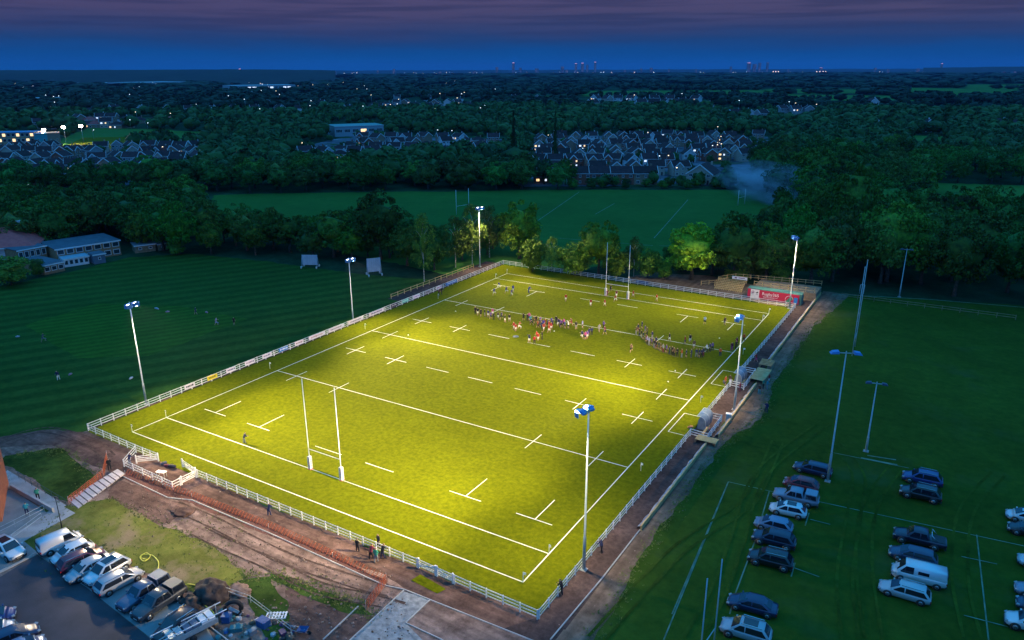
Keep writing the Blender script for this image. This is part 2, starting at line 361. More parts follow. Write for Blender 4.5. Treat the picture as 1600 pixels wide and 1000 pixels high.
# technical areas by the shelters
for y0,y1 in ((34.8,42),(55.4,62.4)):
    ln(67.4,y0,70.3,y0,.1,z1); ln(67.4,y1,70.3,y1,.1,z1); ln(67.4,y0,67.4,y1,.1,z2)
mk.build('pitch_markings')['kind']='structure'
mk=MB()
def lp(*uv,w_=.14,k=1):
    P=PX(*uv)
    for i,(p,q) in enumerate(zip(P,P[1:])): ln(p.x,p.y,q.x,q.y,w_,.014+.004*(i%2)+.008*k,m_faint)
lp((1037,1000),(1138,753),k=1); lp((1138,753),(1205,768),(1640,862),k=2); lp((1138,753),(1050,960),k=3)
lp((1202,768),(1178,850),(1150,925),(1140,960),k=4); lp((1526,836),(1545,1005),k=5); lp((1502,870),(1558,882),k=6); lp((1506,962),(1575,980),k=6)
lp((1264,802),(1258,822),k=7); lp((1266,812),(1297,820),k=6); lp((1242,880),(1236,902),k=7); lp((1241,888),(1280,902),k=6)
lp((1302,708),(1420,732),k=7); lp((1345,716),(1402,727),k=6,w_=.4); lp((1355,712),(1400,719),k=5,w_=.3); lp((1300,460),(1450,468),(1640,484),k=6,w_=.35)
mk.build('pitch_markings')['kind']='structure'
mk=MB()
lp((840,345),(905,300),k=1,w_=.3); lp((1022,372),(1075,312),k=1,w_=.3); lp((1030,384),(1100,386),k=2,w_=.3); lp((930,335),(960,318),k=3,w_=.3); lp((870,372),(1020,384),k=4,w_=.25)
mk.build('pitch_markings')['kind']='structure'
# boundary path of the left ground

# tyre tracks pressed into the parking field and the soil
m_rut=grassmat('tyre_rut_grass',(.034,.068,.008),(.066,.100,.014),1.4,.1,.35,bump=.8); m_rut2=grassmat('tyre_rut_soil',(.06,.038,.030),(.13,.085,.07),1.6,.2,.3,bump=1)
def ruts(uv,m,gap=1.5,w_=.42,k=9):
    P=PX(*uv); Q=[]
    for i in range(len(P)-1):
        a,b_,c,d=P[max(0,i-1)],P[i],P[i+1],P[min(len(P)-1,i+2)]
        for j in range(8):
            t=j/8; Q.append(.5*((2*b_)+(c-a)*t+(2*a-5*b_+4*c-d)*t*t+(3*b_-a-3*c+d)*t**3))
    Q.append(P[-1]); mb=MB()
    for s in(-gap/2,gap/2):
        for i in range(len(Q)-1):
            d=(Q[i+1]-Q[i]); 
            if d.length<.01: continue
            n=Vector((-d.y,d.x,0)).normalized(); a=Q[i]+n*s; b2=Q[i+1]+n*s; ww=w_*(.6+.8*abs(mnoise.noise(Q[i]*.4))); o_=n*ww/2; z=Vector((0,0,.006*k+.002)); mb.poly([a-o_+z,b2-o_+z,b2+o_+z,a+o_+z],m)
    o=mb.build('tyre_track'); o['kind']='structure'
ruts([(930,1000),(1060,860),(1150,800),(1180,770),(1215,690)],m_rut); ruts([(1330,1010),(1320,900),(1335,800),(1340,740),(1300,690)],m_rut,k=10); ruts([(1365,1000),(1350,880),(1360,790),(1400,730)],m_rut,1.6,k=11); ruts([(1080,1000),(1120,930),(1150,850),(1190,740),(1290,660)],m_rut,1.5,k=12); ruts([(1520,1000),(1500,900),(1510,800),(1560,740)],m_rut,1.5,k=10)
ruts([(640,935),(540,905),(440,870),(330,815),(270,790)],m_rut2,1.7,.34,k=7); ruts([(600,940),(500,920),(420,880),(350,850),(310,830)],m_rut2,1.7,.3,k=8); ruts([(0,690),(70,672),(140,690),(170,715)],m_rut2,1.6,.3,k=7)
# grass tufts and clods that break up the edges
def scatter(name,m,spots,kind):
    g=random.Random(7); mb=MB()
    for (x,y,s) in spots:
        if kind=='tuft':
            for k in range(5):
                a=g.uniform(0,6.28); r_=g.uniform(0,.12)*s; bx,by=x+math.cos(a)*r_,y+math.sin(a)*r_; w2=.035*s; hh=g.uniform(.08,.18)*s; lx,ly=math.cos(a)*.12*s,math.sin(a)*.12*s
                mb.add([(bx-w2*math.sin(a),by+w2*math.cos(a),.02),(bx+w2*math.sin(a),by-w2*math.cos(a),.02),(bx+lx,by+ly,hh)],[(0,1,2)],m)
        else:
            r_=.09*s; v=[(x+r_*g.uniform(.6,1.2)*cx,y+r_*g.uniform(.6,1.2)*cy,.02+r_*(.5+cz*g.uniform(.4,.9))) for cx,cy,cz in((1,0,0),(-1,0,0),(0,1,0),(0,-1,0),(0,0,1),(0,0,-1))]
            mb.add(v,[(0,2,4),(2,1,4),(1,3,4),(3,0,4),(2,0,5),(1,2,5),(3,1,5),(0,3,5)],m)
    o=mb.build(name); o['kind']='stuff'
def near_line(P,n,spread,g,smin=.7,smax=1.6):
    P=[Vector((p[0],p[1],0)) for p in P]; out=[]; L_=[(P[i+1]-P[i]).length for i in range(len(P)-1)]; T=sum(L_)
    for _ in range(n):
        t=g.uniform(0,T); i=0
        while t>L_[i] and i<len(L_)-1: t-=L_[i]; i+=1
        q=P[i].lerp(P[i+1],min(1,t/L_[i])); out.append((q.x+g.gauss(0,spread),q.y+g.gauss(0,spread),g.uniform(smin,smax)))
    return out
g_=random.Random(17)
m_tuft=mat('grass_tufts',(.08,.12,.016),.9,(.18,.19,.04),.5); m_clod=mat('earth_clods',(.10,.065,.05),.95,(.34,.24,.2),1.2)
sp=near_line(PX((30,862),(110,792),(175,780),(235,812),(285,832),(352,868),(395,905),(360,915),(345,950),(260,905),(225,890),(150,850)),700,.3,g_,.5,1.2)
sp+=near_line(PX((372,900),(425,900),(480,915),(560,946),(585,962)),500,.7,g_)+near_line(PX((20,712),(100,703),(150,745),(104,785)),350,.6,g_)
sp+=near_line([(76.0,-38),(76.2,-6),(75.1,10),(75.6,36),(77.8,46),(76.4,60),(76.4,95),(78.2,118)],1500,.55,g_)
for _ in range(350):
    p=G(g_.uniform(60,380),g_.uniform(790,900)); sp.append((p.x,p.y,g_.uniform(.6,1.3)))
scatter('grass_tufts',m_tuft,sp,'tuft')
sp=[]
for _ in range(900):
    u=g_.uniform(200,620); v=770+(u-200)*.36+g_.gauss(8,22); p=G(u,v); sp.append((p.x,p.y,g_.choice([.5,.7,.8,1.0,1.6])))
for _ in range(250): p=G(g_.uniform(330,640),g_.uniform(930,1000)); sp.append((p.x,p.y,g_.choice([.5,.8,1.2,2.0])))
sp+=near_line([(75.0,-30),(75.2,0),(74.8,30),(75.5,60),(75.2,118)],350,.8,g_,.4,1.1)
scatter('rubble',m_clod,sp,'clod')
# tarmac, drives and gardens between the houses
m_est=grassmat('estate_tarmac',(.05,.055,.07),(.20,.19,.24),.12,.03,.4,bump=0,wear=((.03,.07,.02),.5,.6,.05))
for f in ([(818,292),(818,262),(835,216),(1010,210),(1200,214),(1205,250),(1150,290)],[(-40,298),(-40,232),(200,232),(330,238),(300,272),(180,294)],[(445,262),(480,228),(545,212),(800,218),(800,240),(640,250)]):
    sheet('estate_road',[G(u,v) for u,v in f],0,m_est,z=.12)
# ------------------------------------------------------------------ white post-and-rail fences
def fence(name,label,cat,pts,group,m=m_white,h=1.15,sp=1.95,rails=(.3,.68,1.06),pw=.11,rw=.035,rh=.11,post_h=None,midcap=False):
    root=empty(name,pts[0] if len(pts[0])==3 else (*pts[0],0)); tag(root,label,cat,group)
    o0=Vector(root.location)
    P=[Vector((*p[:2],p[2] if len(p)>2 else 0)) for p in pts]
    for zr in rails:
        b=MB()
        for p,q in zip(P,P[1:]): b.bar(p+Vector((0,0,zr))-o0,q+Vector((0,0,zr))-o0,rw,rh,m)
        b.build('rail',parent=root)
    pm=MB().box((0,0,(post_h or h)/2),(pw,pw,post_h or h),m=m).build('post',parent=root); first=True
    for i,(p,q) in enumerate(zip(P,P[1:])):
        l=(q-p).length; n=max(1,round(l/sp)); az=math.atan2((q-p).y,(q-p).x)
        for j in range(n+(1 if i==len(P)-2 else 0)):
            s=p+(q-p)*(j/n)-o0
            if first: c=pm; first=False
            else: c=pm.copy(); COL.objects.link(c); c.parent=root
            c.location=s; c.rotation_euler.z=az
    return root
FG='white post and rail fencing round the floodlit pitch'
fence('rail_fence','long white rail fence hung with boards along the cricket field side','fence',[(-6,-8.6),(-6.1,107.4)],FG)
fence('rail_fence','white post and rail fence along the far end of the pitch below the trees','fence',[(-6.0,107.5),(70.4,106.6)],FG)
fence('rail_fence','white rail fence beside the dark path, from far corner to the upper shelter','fence',[(70.5,106.6),(70.4,63.4)],FG)
fence('rail_fence','white fence boxed out around the upper team shelter','fence',[(70.4,63.2),(72.7,63.2),(72.8,55.6),(70.5,55.9)],FG)
fence('rail_fence','white post and rail fence between the two boxed team shelters','fence',[(70.5,55.7),(70.5,42.3)],FG)
fence('rail_fence','white fence boxed out around the lower team shelter','fence',[(70.5,42.1),(73.1,42.0),(73.2,35.0),(70.6,35.2)],FG)
fence('rail_fence','white rail fence beside the path, from lower shelter to nearest corner','fence',[(70.6,35.0),(70.6,-9.55)],FG)
fence('rail_fence','short white fence between the double gate and the nearest corner','fence',[(70.5,-9.7),(60.6,-9.5)],FG)
fence('rail_fence','white rail fence on the near side where the group of spectators stands','fence',[(55.6,-9.3),(19.4,-9.1)],FG)
fence('rail_fence','short white fence from the small far-left corner to the fenced entrance','fence',[(-5.9,-8.7),(6.0,-9.0),(11.0,-9.0)],FG)
fence('rail_fence','white fence boxed out around the square of turf by the stepped path','fence',[(6.4,-9.2),(8.6,-12.4),(19.3,-12.7),(19.3,-11.6)],FG,sp=2.1)
def gate(p,q,label,brace=True):
    p=Vector((*p,0)); q=Vector((*q,0)); root=empty('gate',p); tag(root,label,'gate','white timber gates in the pitch fence'); d=q-p
    for zr in (.3,.52,.76,1.06): MB().bar(Vector((0,0,zr)),d+Vector((0,0,zr)),.04,.1,m_white).build('rail',parent=root)
    MB().bar((0,0,.3),d+Vector((0,0,1.04)),.05,.09,m_white).build('brace',parent=root)
    for s in (0,1): MB().box(d*s+Vector((0,0,.65)),(.15,.15,1.25),m=m_white).build('post',parent=root)
gate((55.8,-9.3),(58.1,-9.4),'left leaf of the white double gate beside the small green mat')
gate((60.4,-9.5),(58.3,-9.42),'right leaf of the white double gate beside the small green mat')
gate((19.3,-11.4),(19.35,-9.3),'white braced gate on the car park side of the boxed entrance')
gate((11.2,-9.1),(9.2,-11.0),'white braced gate swung inwards at the boxed entrance by the stepped path')
gate((15.4,-8.4),(18.9,-9.0),'white gate standing open on the turf at the boxed entrance')
# ------------------------------------------------------------------ advertising boards
def board(x,y,az,wd,h,zc,col,label,txt=None,tcol=(.02,.02,.05),cat='banner',size=.4,grp=None):
    root=empty('advertising_board',(x,y,0),az); tag(root,label,cat,grp)
    m=mat('board_%d_%d_%d'%tuple(int(c*100) for c in col),col,.5)
    MB().box((0,0,zc),(wd,.03,h),m=m).build('panel',parent=root)
    if txt:
        cu=bpy.data.curves.new('lettering','FONT'); cu.body=txt; cu.size=size; cu.align_x='CENTER'; cu.align_y='CENTER'; cu.extrude=.004
        to=bpy.data.objects.new('lettering',cu); COL.objects.link(to); to.parent=root; to.location=(0,-.022,zc); to.rotation_euler=(PI/2,0,0)
        cu.materials.append(mat('ink_%d_%d_%d'%tuple(int(c*100) for c in tcol),tcol,.5))
        return root,to
    return root,None
LF=PI/2       # boards on the left fence face +X (into the pitch)
BG='advertising boards hung on the cricket side fence'
wht=(.74,.70,.78)
BD=[(303,606,2.0,wht,'white board with dark lettering next to the yellow board',(.02,.02,.06)),
(345,594,2.0,(.75,.62,.02),'yellow board with black lettering on the cricket side fence',(.02,.02,.02)),
(373,582,2.0,wht,'white board, first one past the yellow board',(.1,.1,.25)),
(402,570,2.2,wht,'white board, second one past the yellow board',(.2,.15,.3)),
(428,559,2.2,wht,'white board, next one before the light blue board',(.2,.15,.3)),
(454,549,2.2,(.02,.22,.62),'light blue board with white lettering in the cricket side fence',(.8,.8,.85)),
(478,539,2.2,wht,'white board, first one past the light blue board',(.3,.2,.2)),
(507,528,4.4,wht,'long white board, first long one past the light blue board',(.45,.3,.3)),
(538,516,4.6,wht,'long white board just before the second floodlight mast',(.2,.2,.3)),
(569,504,4.6,wht,'long white board just past the second floodlight mast',(.2,.2,.3)),
(601,491,4.8,wht,'long white board with a dark mark midway between second and third masts',(.1,.1,.2)),
(624,479,2.2,(.03,.02,.05),'black board with pale lettering on the cricket side fence',(.6,.6,.6)),
(642,472,2.2,(.12,.45,.42),'pale green and turquoise board on the cricket side fence',(.8,.85,.8)),
(659,465,2.4,wht,'white board with purple mark past the turquoise board',(.3,.1,.5)),
(676,458,2.2,(.45,.38,.42),'greyish board beside the two people leaning on the fence',(.1,.1,.1)),
(693,451,2.2,wht,'white board just beyond the two people leaning on the fence',(.3,.1,.3)),
(711,443,4.6,(.02,.15,.50),'dark blue board near the far corner of the cricket side fence',(.6,.7,.9))]
for i,(u,v,wd,c,lab,tc_) in enumerate(BD):
    y=G(u,v,.6).y
    rr=random.Random(i); r,t_=board(-5.93,y,LF,wd,.74,.70,c,lab,cat='banner',grp=BG)
    b=MB(); mm=mat('ink_%d'%i,tc_,.5)                     # unreadable small print: rows of short marks
    x=-wd*.36
    while x<wd*.34:
        k=rr.uniform(.10,.3); b.box((x+k/2,-.02,.72+rr.uniform(-.01,.03)),(k,.008,rr.uniform(.18,.32)),m=mm); x+=k+rr.uniform(.05,.12)
    b.build('print',parent=r)
board(34.2,107.2,0,3.2,.7,.72,(.03,.05,.22),'navy blue board on the far fence between the goal posts',cat='banner')
# ------------------------------------------------------------------ floodlight masts
m_lit=mat('lit_floodlight_glass',(1,.95,.9),.3,emit=(1,.93,.85),es=11)
m_pole=mat('mast_steel',(.34,.40,.42),.5,(.42,.48,.5),2,metal=.2)
m_head=mat('floodlight_blue_housing',(.06,.22,.55),.4,(.09,.28,.62),4)
m_headd=mat('floodlight_dark_housing',(.05,.06,.12),.4)
m_glass0=mat('unlit_floodlight_glass',(.45,.5,.55),.15)
def mast(u,vb,vt,label,aim,lit=True,hcol=None,hs=.66,spread=.75,power=0,arm=None,wide=False,grp='lit floodlight masts around the pitch'):
    p=G(u,vb); h=top_h(u,vb,vt)-.3
    root=empty('floodlight_mast',(p.x,p.y,0)); tag(root,label,'floodlight',grp)
    MB().tube([(0,0,0),(0,0,h*.22),(0,0,h*.22+.05),(0,0,h)],[.17,.15,.115,.075],10,m_pole).build('pole',parent=root)
    b=MB().box((0,0,.04),(.7,.7,.08),m=m_conc); b.box((0,0,.12),(.42,.42,.06),m=m_steel); b.build('base_plate',parent=root)
    az=math.atan2(aim[1]-p.y,aim[0]-p.x); d=Vector((math.cos(az),math.sin(az),0)); n=Vector((-d.y,d.x,0))
    if arm: n=Vector((*arm,0)).normalized()
    MB().bar(-n*1.0*hs+Vector((0,0,h)),n*1.0*hs+Vector((0,0,h)),.1,.1,m_pole).build('crossarm',parent=root)
    MB().tube([(0,0,h-.05),(0,0,h+.25)],[.09,.06],8,m_pole).build('cap',parent=root)
    for s in (-1,1):
        hd=d if lit else n*s
        a2=math.atan2(hd.y,hd.x)
        b=MB(); S=hs
        # wedge shaped housing: flat glass below, blue sloped back on top
        vs=[(-.45*S,-.42*S,.0),(.55*S,-.42*S,-.06*S),(.55*S,.42*S,-.06*S),(-.45*S,.42*S,.0),(-.42*S,-.36*S,.32*S),(.30*S,-.36*S,.22*S),(.30*S,.36*S,.22*S),(-.42*S,.36*S,.32*S)]
        b.add(vs,[(0,3,2,1),(4,5,6,7),(0,1,5,4),(1,2,6,5),(2,3,7,6),(3,0,4,7)],hcol or m_head)
        o=b.build('lamp_housing',parent=root,loc=n*s*.95*hs+Vector((0,0,h-.05))+hd*.35*hs,rz=a2)
        if lit: o.rotation_euler=(0,R(-32),a2)
        g=MB().add([(-.40*S,-.38*S,-.014),(.50*S,-.38*S,-.07*S),(.50*S,.38*S,-.07*S),(-.40*S,.38*S,-.014)],[(0,3,2,1)],m_lit if lit else m_glass0).build('lamp_glass',parent=o)
        if lit and power:
            vz=MB(); bz=-.45; f_=[(-.05,-.6),(.4,-.55),(.72,-.25),(.72,.25),(.4,.55),(-.05,.6)]  # plates added round the lamp to cut off its beam beyond the pitch
            for (xa,ya),(xb,yb) in zip(f_,f_[1:]): vz.add([(xa,ya,bz),(xb,yb,bz),(xb,yb,.12),(xa,ya,.12)],[(0,1,2,3)],m_head)
            vz.build('added_beam_shield',parent=root,loc=n*s*.95*hs+Vector((0,0,h-.05))+hd*.35,rz=a2)
            ld=bpy.data.lights.new('floodlight_beam','SPOT'); ld.energy=power*(1 if s>0 else 1); ld.color=LCOL; ld.spot_size=R(86); ld.spot_blend=1; ld.shadow_soft_size=.07
            lo=bpy.data.objects.new('floodlight_beam',ld); COL.objects.link(lo); lo.location=Vector((p.x,p.y,h-.35))+n*s*.95*hs+hd*.35
            tgt=Vector((aim[0],aim[1],0))+n*s*aim[2]
            lo.rotation_euler=(tgt-lo.location).to_track_quat('-Z','Y').to_euler()
            if s>0:
                added_fill=ld.copy(); added_fill.energy=power*(.32 if wide else .24); added_fill.spot_blend=1; added_fill.shadow_soft_size=.25; added_fill.spot_size=R(140 if wide else 136);  o2=bpy.data.objects.new('floodlight_beam',added_fill); COL.objects.link(o2); o2.location=Vector((p.x,p.y,h-.35))+hd*1.05  # extra wide lamp added as fill, with no lamp head of its own
                t2=Vector((p.x,p.y,0))+d*(7 if wide else 15); o2.rotation_euler=(t2-o2.location).to_track_quat('-Z','Y').to_euler()
    return root
LCOL=(1,.77,.42)
PW=LAMP
mast(229,632,471,'lit mast on the cricket field side nearest the dirt track corner',(52,10,18),power=PW*1.06)
mast(552,503,402,'lit mast in the middle of the cricket field side',(53,42,18),power=PW*.90)
mast(750,417,322,'tall lit mast at the far corner on the cricket field side',(50,72,16),power=PW*.52,wide=True)
mast(1233,482,368,'lit mast standing by the red advertising hoarding',(16,72,16),power=PW*.52,wide=True)
mast(1147,640,493,'lit mast between the two team shelters on the path',(13,42,18),power=PW*.90)
mast(912,890,638,'tall lit mast at the near end of the path side fence',(11,12,18),power=PW*1.06)
mast(1293,752,548,'unlit tall mast rising behind the dark blue and red cars',(120,30,0),lit=False,arm=(1,.4),hs=1.0,grp='unlit masts on the parking field')
mast(1353,705,596,'shorter unlit mast with dark heads on the parking field',(120,30,0),lit=False,hcol=m_headd,arm=(1,.2),hs=.75,grp='unlit masts on the parking field')
mast(1405,464,388,'unlit mast against the dark wood at the far edge of the parking field',(120,30,0),lit=False,hcol=m_headd,arm=(1,.2),hs=.75,grp='unlit masts on the parking field')
# ------------------------------------------------------------------ rugby posts
m_pad=mat('post_pad',(.80,.76,.78),.6,(.7,.66,.68),3)
def goal(x,y,label,h=10.5,pads=True,az=0,wd=5.6,col=None,bar=3.0,r=.055):
    root=empty('rugby_posts',(x,y,0),az); tag(root,label,'goal posts','rugby goal posts'); m=col or m_white
    for s in (-1,1):
        u_=MB().tube([(s*wd/2,0,0),(s*wd/2,0,3),(s*wd/2,0,h)],[r*1.2,r*1.1,r],8,m).build('upright',parent=root)
        if pads:
            b=MB(); b.box((s*wd/2,0,.95),(.42,.42,1.9),m=m_pad); q=b.build('post_pad',parent=root)
            k=MB(); 
            for z,ww in ((1.45,.2),(1.15,.26),(.9,.2),(.55,.26)): k.box((s*wd/2,-.214,z),(ww,.006,.08),m=mat('pad_print',(.55,.12,.16),.6)); k.box((s*wd/2+.214,0,z),(.006,ww,.08),m=MATS['pad_print'])
            k.build('print',parent=q); 
            k=MB().box((s*wd/2,0,.05),(.5,.5,.1),m=MATS['pad_print']).build('pad_foot',parent=q)
    MB().tube([(-wd/2,0,bar),(wd/2,0,bar)],.05,8,m).build('crossbar',parent=root)
    return root
hN=top_h(484,733,592)
goal(W/2,0,'near white rugby posts with printed pads on the goal line',h=hN)
goal(W/2,L,'far white rugby posts among the players in red',h=top_h(945,461,378))
c1=G(1331,557); c2=G(1336,541)
mid=(c1+c2)/2; goal(mid.x,mid.y,'pale rugby posts on the dark parking field, seen almost edge on',h=top_h(1331,557,455)+4.5,pads=False,az=math.atan2((c2-c1).y,(c2-c1).x),wd=5.6,bar=3,col=m_pole,r=.07)
c1=G(1129,869,10.5); c2=G(1103,929,8.6)
mid=(c1+c2)/2; goal(mid.x,mid.y,'blue-grey rugby posts at the bottom edge by the silver car',h=10.2,pads=False,az=math.atan2((c2-c1).y,(c2-c1).x),wd=(c2-c1).xy.length,bar=3,col=m_pole,r=.06)
c1=G(719,334); c2=G(727,333)
goal(*((c1+c2)/2).xy,'thin pale posts on the left of the back field',h=top_h(723,333,295),pads=False,az=R(75),wd=6,col=m_white,r=.08)
c1=G(1158,320); goal(c1.x,c1.y,'thin pale posts on the right of the back field',h=top_h(1158,320,296),pads=False,az=R(75),wd=5,col=m_white,r=.09)
# ------------------------------------------------------------------ touchline flags
def flag(x,y,label,g='touchline flags'):
    r=empty('corner_flag',(x,y,0),rnd.uniform(-.5,.5)); tag(r,label,'corner flag',g)
    MB().tube([(0,0,0),(0,0,1.25)],.03,6,m_white).build('pole',parent=r); MB().box((.16,0,1.12),(.34,.03,.28),m=m_white).build('flag',parent=r)
for sx_,side,xx in ((0,'on the cricket field side',-1.8),(W,'on the path side',W+1.8)):
    for yy,nm in ((-A,'at the near dead ball line'),(0,'at the near goal line'),(L,'at the far goal line'),(L+B,'at the far dead ball line')):
        flag(sx_,yy,'white touchline flag '+nm+' '+side)
    for yy,nm in ((22,'beside the near 22 metre line'),(L/2,'beside the halfway line'),(L-22,'beside the far 22 metre line')):
        flag(xx,yy,'white touchline flag '+nm+' '+side)
# ------------------------------------------------------------------ trees
def leafmat(name,c1,c2,s=.35,objc=True,rand=.28):
    m,t,N,K,b=nt(name); b.inputs['Roughness'].default_value=.75; b.inputs['Specular IOR Level'].default_value=.2
    geo=N.new('ShaderNodeNewGeometry'); n=N.new('ShaderNodeTexNoise'); n.inputs['Scale'].default_value=s; n.inputs['Detail'].default_value=6; n.inputs['Roughness'].default_value=.75; K.new(geo.outputs['Position'],n.inputs['Vector'])
    r=N.new('ShaderNodeValToRGB'); r.color_ramp.elements[0].position=.33; r.color_ramp.elements[1].position=.68; r.color_ramp.elements[0].color=(*c1,1); r.color_ramp.elements[1].color=(*c2,1); K.new(n.outputs['Fac'],r.inputs[0])
    oi=N.new('ShaderNodeObjectInfo'); mr=N.new('ShaderNodeMapRange'); K.new(oi.outputs['Random'],mr.inputs[0]); mr.inputs[3].default_value=1-rand; mr.inputs[4].default_value=1+rand
    hs=N.new('ShaderNodeHueSaturation'); K.new(mr.outputs[0],hs.inputs['Value']); K.new(r.outputs[0],hs.inputs['Color'])
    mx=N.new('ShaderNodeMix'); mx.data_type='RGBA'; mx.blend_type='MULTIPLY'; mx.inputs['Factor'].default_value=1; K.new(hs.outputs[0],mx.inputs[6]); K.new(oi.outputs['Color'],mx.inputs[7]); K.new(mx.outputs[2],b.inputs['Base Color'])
    MATS[name]=m; return m
m_leaf=leafmat('foliage',(.016,.050,.008),(.10,.20,.030),s=.9,rand=.4)
m_wood=leafmat('woodland_foliage',(.011,.034,.009),(.050,.115,.024),s=.035)
m_wood2=leafmat('distant_foliage',(.005,.014,.009),(.020,.046,.018),s=.02)
m_bark=mat('bark',(.05,.04,.03),.9,(.11,.09,.07),3,bump=.5)
m_birch=mat('birch_bark',(.5,.48,.44),.8,(.12,.11,.10),4,lo=.5,hi=.6)
def crown_arrays(seed,nc,nl,ls,shape='round',core=.62,rz=(.5,.5),cr=(.10,.17),lo=.16):
    g=np.random.default_rng(seed); V=[]; F=[]
    # clump centres over the crown volume (unit tree: height 1, crown radius .5)
    C=[]
    while len(C)<nc:
        p=g.uniform(-1,1,3)
        if shape=='round':
            r=np.linalg.norm(p)
            if r>1 or r<.5: continue
            if p[2]<-.85: continue
            c=np.array([p[0]*.41,p[1]*.41,.52+p[2]*.38])
        elif shape=='cone':
            h=g.uniform(0,1); a=g.uniform(0,2*PI); r=(1-h)*.36*math.sqrt(g.uniform(.3,1))+.03; c=np.array([r*math.cos(a),r*math.sin(a),.12+h*.84])
        elif shape=='birch':
            h=g.uniform(0,1)**.8; a=g.uniform(0,2*PI); r=math.sin(PI*(.12+.82*h))*.40*math.sqrt(g.uniform(.15,1)); c=np.array([r*math.cos(a),r*math.sin(a),.20+h*.74])
        elif shape=='flat':
            k=g.integers(0,4); h=.45+.15*k; a=g.uniform(0,2*PI); r=(.46-.07*k)*math.sqrt(g.uniform(.1,1)); c=np.array([r*math.cos(a),r*math.sin(a),h+g.uniform(-.02,.02)])
        else:
            if np.linalg.norm(p)>1: continue
            c=np.array([p[0]*.42,p[1]*.42,.48+p[2]*.42])
        C.append(c)
    for c in C:
        rad=g.uniform(*cr); d=g.normal(size=(nl,3)); d/=np.linalg.norm(d,axis=1)[:,None]
        d[:,2]=np.where(d[:,2]<-.5,-d[:,2],d[:,2])
        rr=rad*g.uniform(.72,1.08,nl)[:,None]
        zs=np.array([1,1,.75 if shape!='flat' else .22])
        P=c+d*rr*zs
        # random leaf spray quads, roughly facing outwards
        nrm=d+g.normal(size=(nl,3))*.55; nrm/=np.linalg.norm(nrm,axis=1)[:,None]
        t=np.cross(nrm,g.normal(size=(nl,3))); t/=np.linalg.norm(t,axis=1)[:,None]; b=np.cross(nrm,t)
        s=ls*g.uniform(.6,1.3,nl)[:,None]; s2=s*g.uniform(.5,.9,nl)[:,None]
        q=np.stack([P-t*s,P-b*s2*.9,P+t*s,P+b*s2],1)  # diamond
        V.append(q.reshape(-1,3))
    V=np.concatenate(V); n=len(V)//4; F=np.arange(n*4).reshape(n,4)
    # inner mass so the far side does not show through everywhere
    bm=bmesh.new(); bmesh.ops.create_icosphere(bm,subdivisions=2,radius=1); cv=[]
    for v in bm.verts:
        k=core*(1+g.uniform(-.22,.22)); p=v.co
        if shape=='cone': h=(p.z+1)/2; cv.append((p.x*.36*(1-h)*k*1.1,p.y*.36*(1-h)*k*1.1,.15+h*.78))
        elif shape=='birch': cv.append((p.x*.22*k,p.y*.22*k,.58+p.z*.34*k))
        elif shape=='flat': cv.append((p.x*.3*k,p.y*.3*k,.62+p.z*.1*k))
        elif shape=='bush': cv.append((p.x*.45*k,p.y*.45*k,.42+p.z*.5*k))
        else: cv.append((p.x*.46*k,p.y*.46*k,.53+p.z*.42*k))
    cf=[[v.index for v in f.verts] for f in bm.faces]; bm.free()
    return V,F,np.array(cv),np.array(cf)
def mesh_np(name,V,quads,tris,m,smooth=False):
    me=bpy.data.meshes.new(name); nq,ntr=len(quads),len(tris)
    me.vertices.add(len(V)); me.vertices.foreach_set('co',V.astype(np.float32).ravel())
    loops=np.concatenate([quads.ravel(),tris.ravel()]).astype(np.int32); me.loops.add(len(loops)); me.loops.foreach_set('vertex_index',loops)
    st=np.concatenate([np.arange(nq)*4,nq*4+np.arange(ntr)*3]).astype(np.int32); me.polygons.add(nq+ntr); me.polygons.foreach_set('loop_start',st)
    me.materials.append(m); me.update(calc_edges=True); return me
CA={}
def crown_mesh(key,*a,**k):
    V,F,cv,cf=crown_arrays(*a,**k); off=len(V)
    me=mesh_np('crown',np.concatenate([V,cv]),F,cf+off,m_leaf); CA[key]=me; return me
for i in range(6): crown_mesh('broad%d'%i,10+i,78,62,.021,cr=(.05,.115),core=.6)
for i in range(2): crown_mesh('birch%d'%i,30+i,60,60,.017,shape='birch',core=.4,cr=(.06,.12))
for i in range(2): crown_mesh('bush%d'%i,40+i,40,75,.03,shape='bush',cr=(.10,.19),core=.62)
crown_mesh('conifer0',50,60,60,.014,shape='cone',cr=(.04,.08))
crown_mesh('cedar0',51,50,60,.02,shape='flat',cr=(.09,.14))
def trunk_mesh(kind,seed):
    g=random.Random(seed); b=MB(); m=m_birch if kind=='birch' else m_bark
    top={'broad':.62,'birch':.9,'bush':.3,'conifer':.9,'cedar':.85}[kind]; r0={'broad':.030,'birch':.014,'bush':.02,'conifer':.02,'cedar':.028}[kind]
    pts=[(g.uniform(-.01,.01)*k,g.uniform(-.01,.01)*k,top*k/5) for k in range(6)]
    b.tube([(p[0],p[1],p[2]-(.02 if i==0 else 0)) for i,p in enumerate(pts)],[r0*(1.25 if i==0 else 1-.15*i) for i in range(6)],7,m)
    for k in range(5 if kind!='bush' else 3):
        a=g.uniform(0,2*PI); z=top*g.uniform(.35,.8); L_=g.uniform(.15,.3)
        b.tube([(0,0,z),(math.cos(a)*L_*.5,math.sin(a)*L_*.5,z+L_*.45),(math.cos(a)*L_,math.sin(a)*L_,z+L_*.7)],[r0*.5,r0*.3,r0*.12],5,m)
    return b
TRUNK={}
for k in ('broad','birch','bush','conifer','cedar'):
    o=trunk_mesh(k,3).build('trunk'); TRUNK[k]=o.data; bpy.data.objects.remove(o)
NV={'broad':6,'birch':2,'bush':2,'conifer':1,'cedar':1}
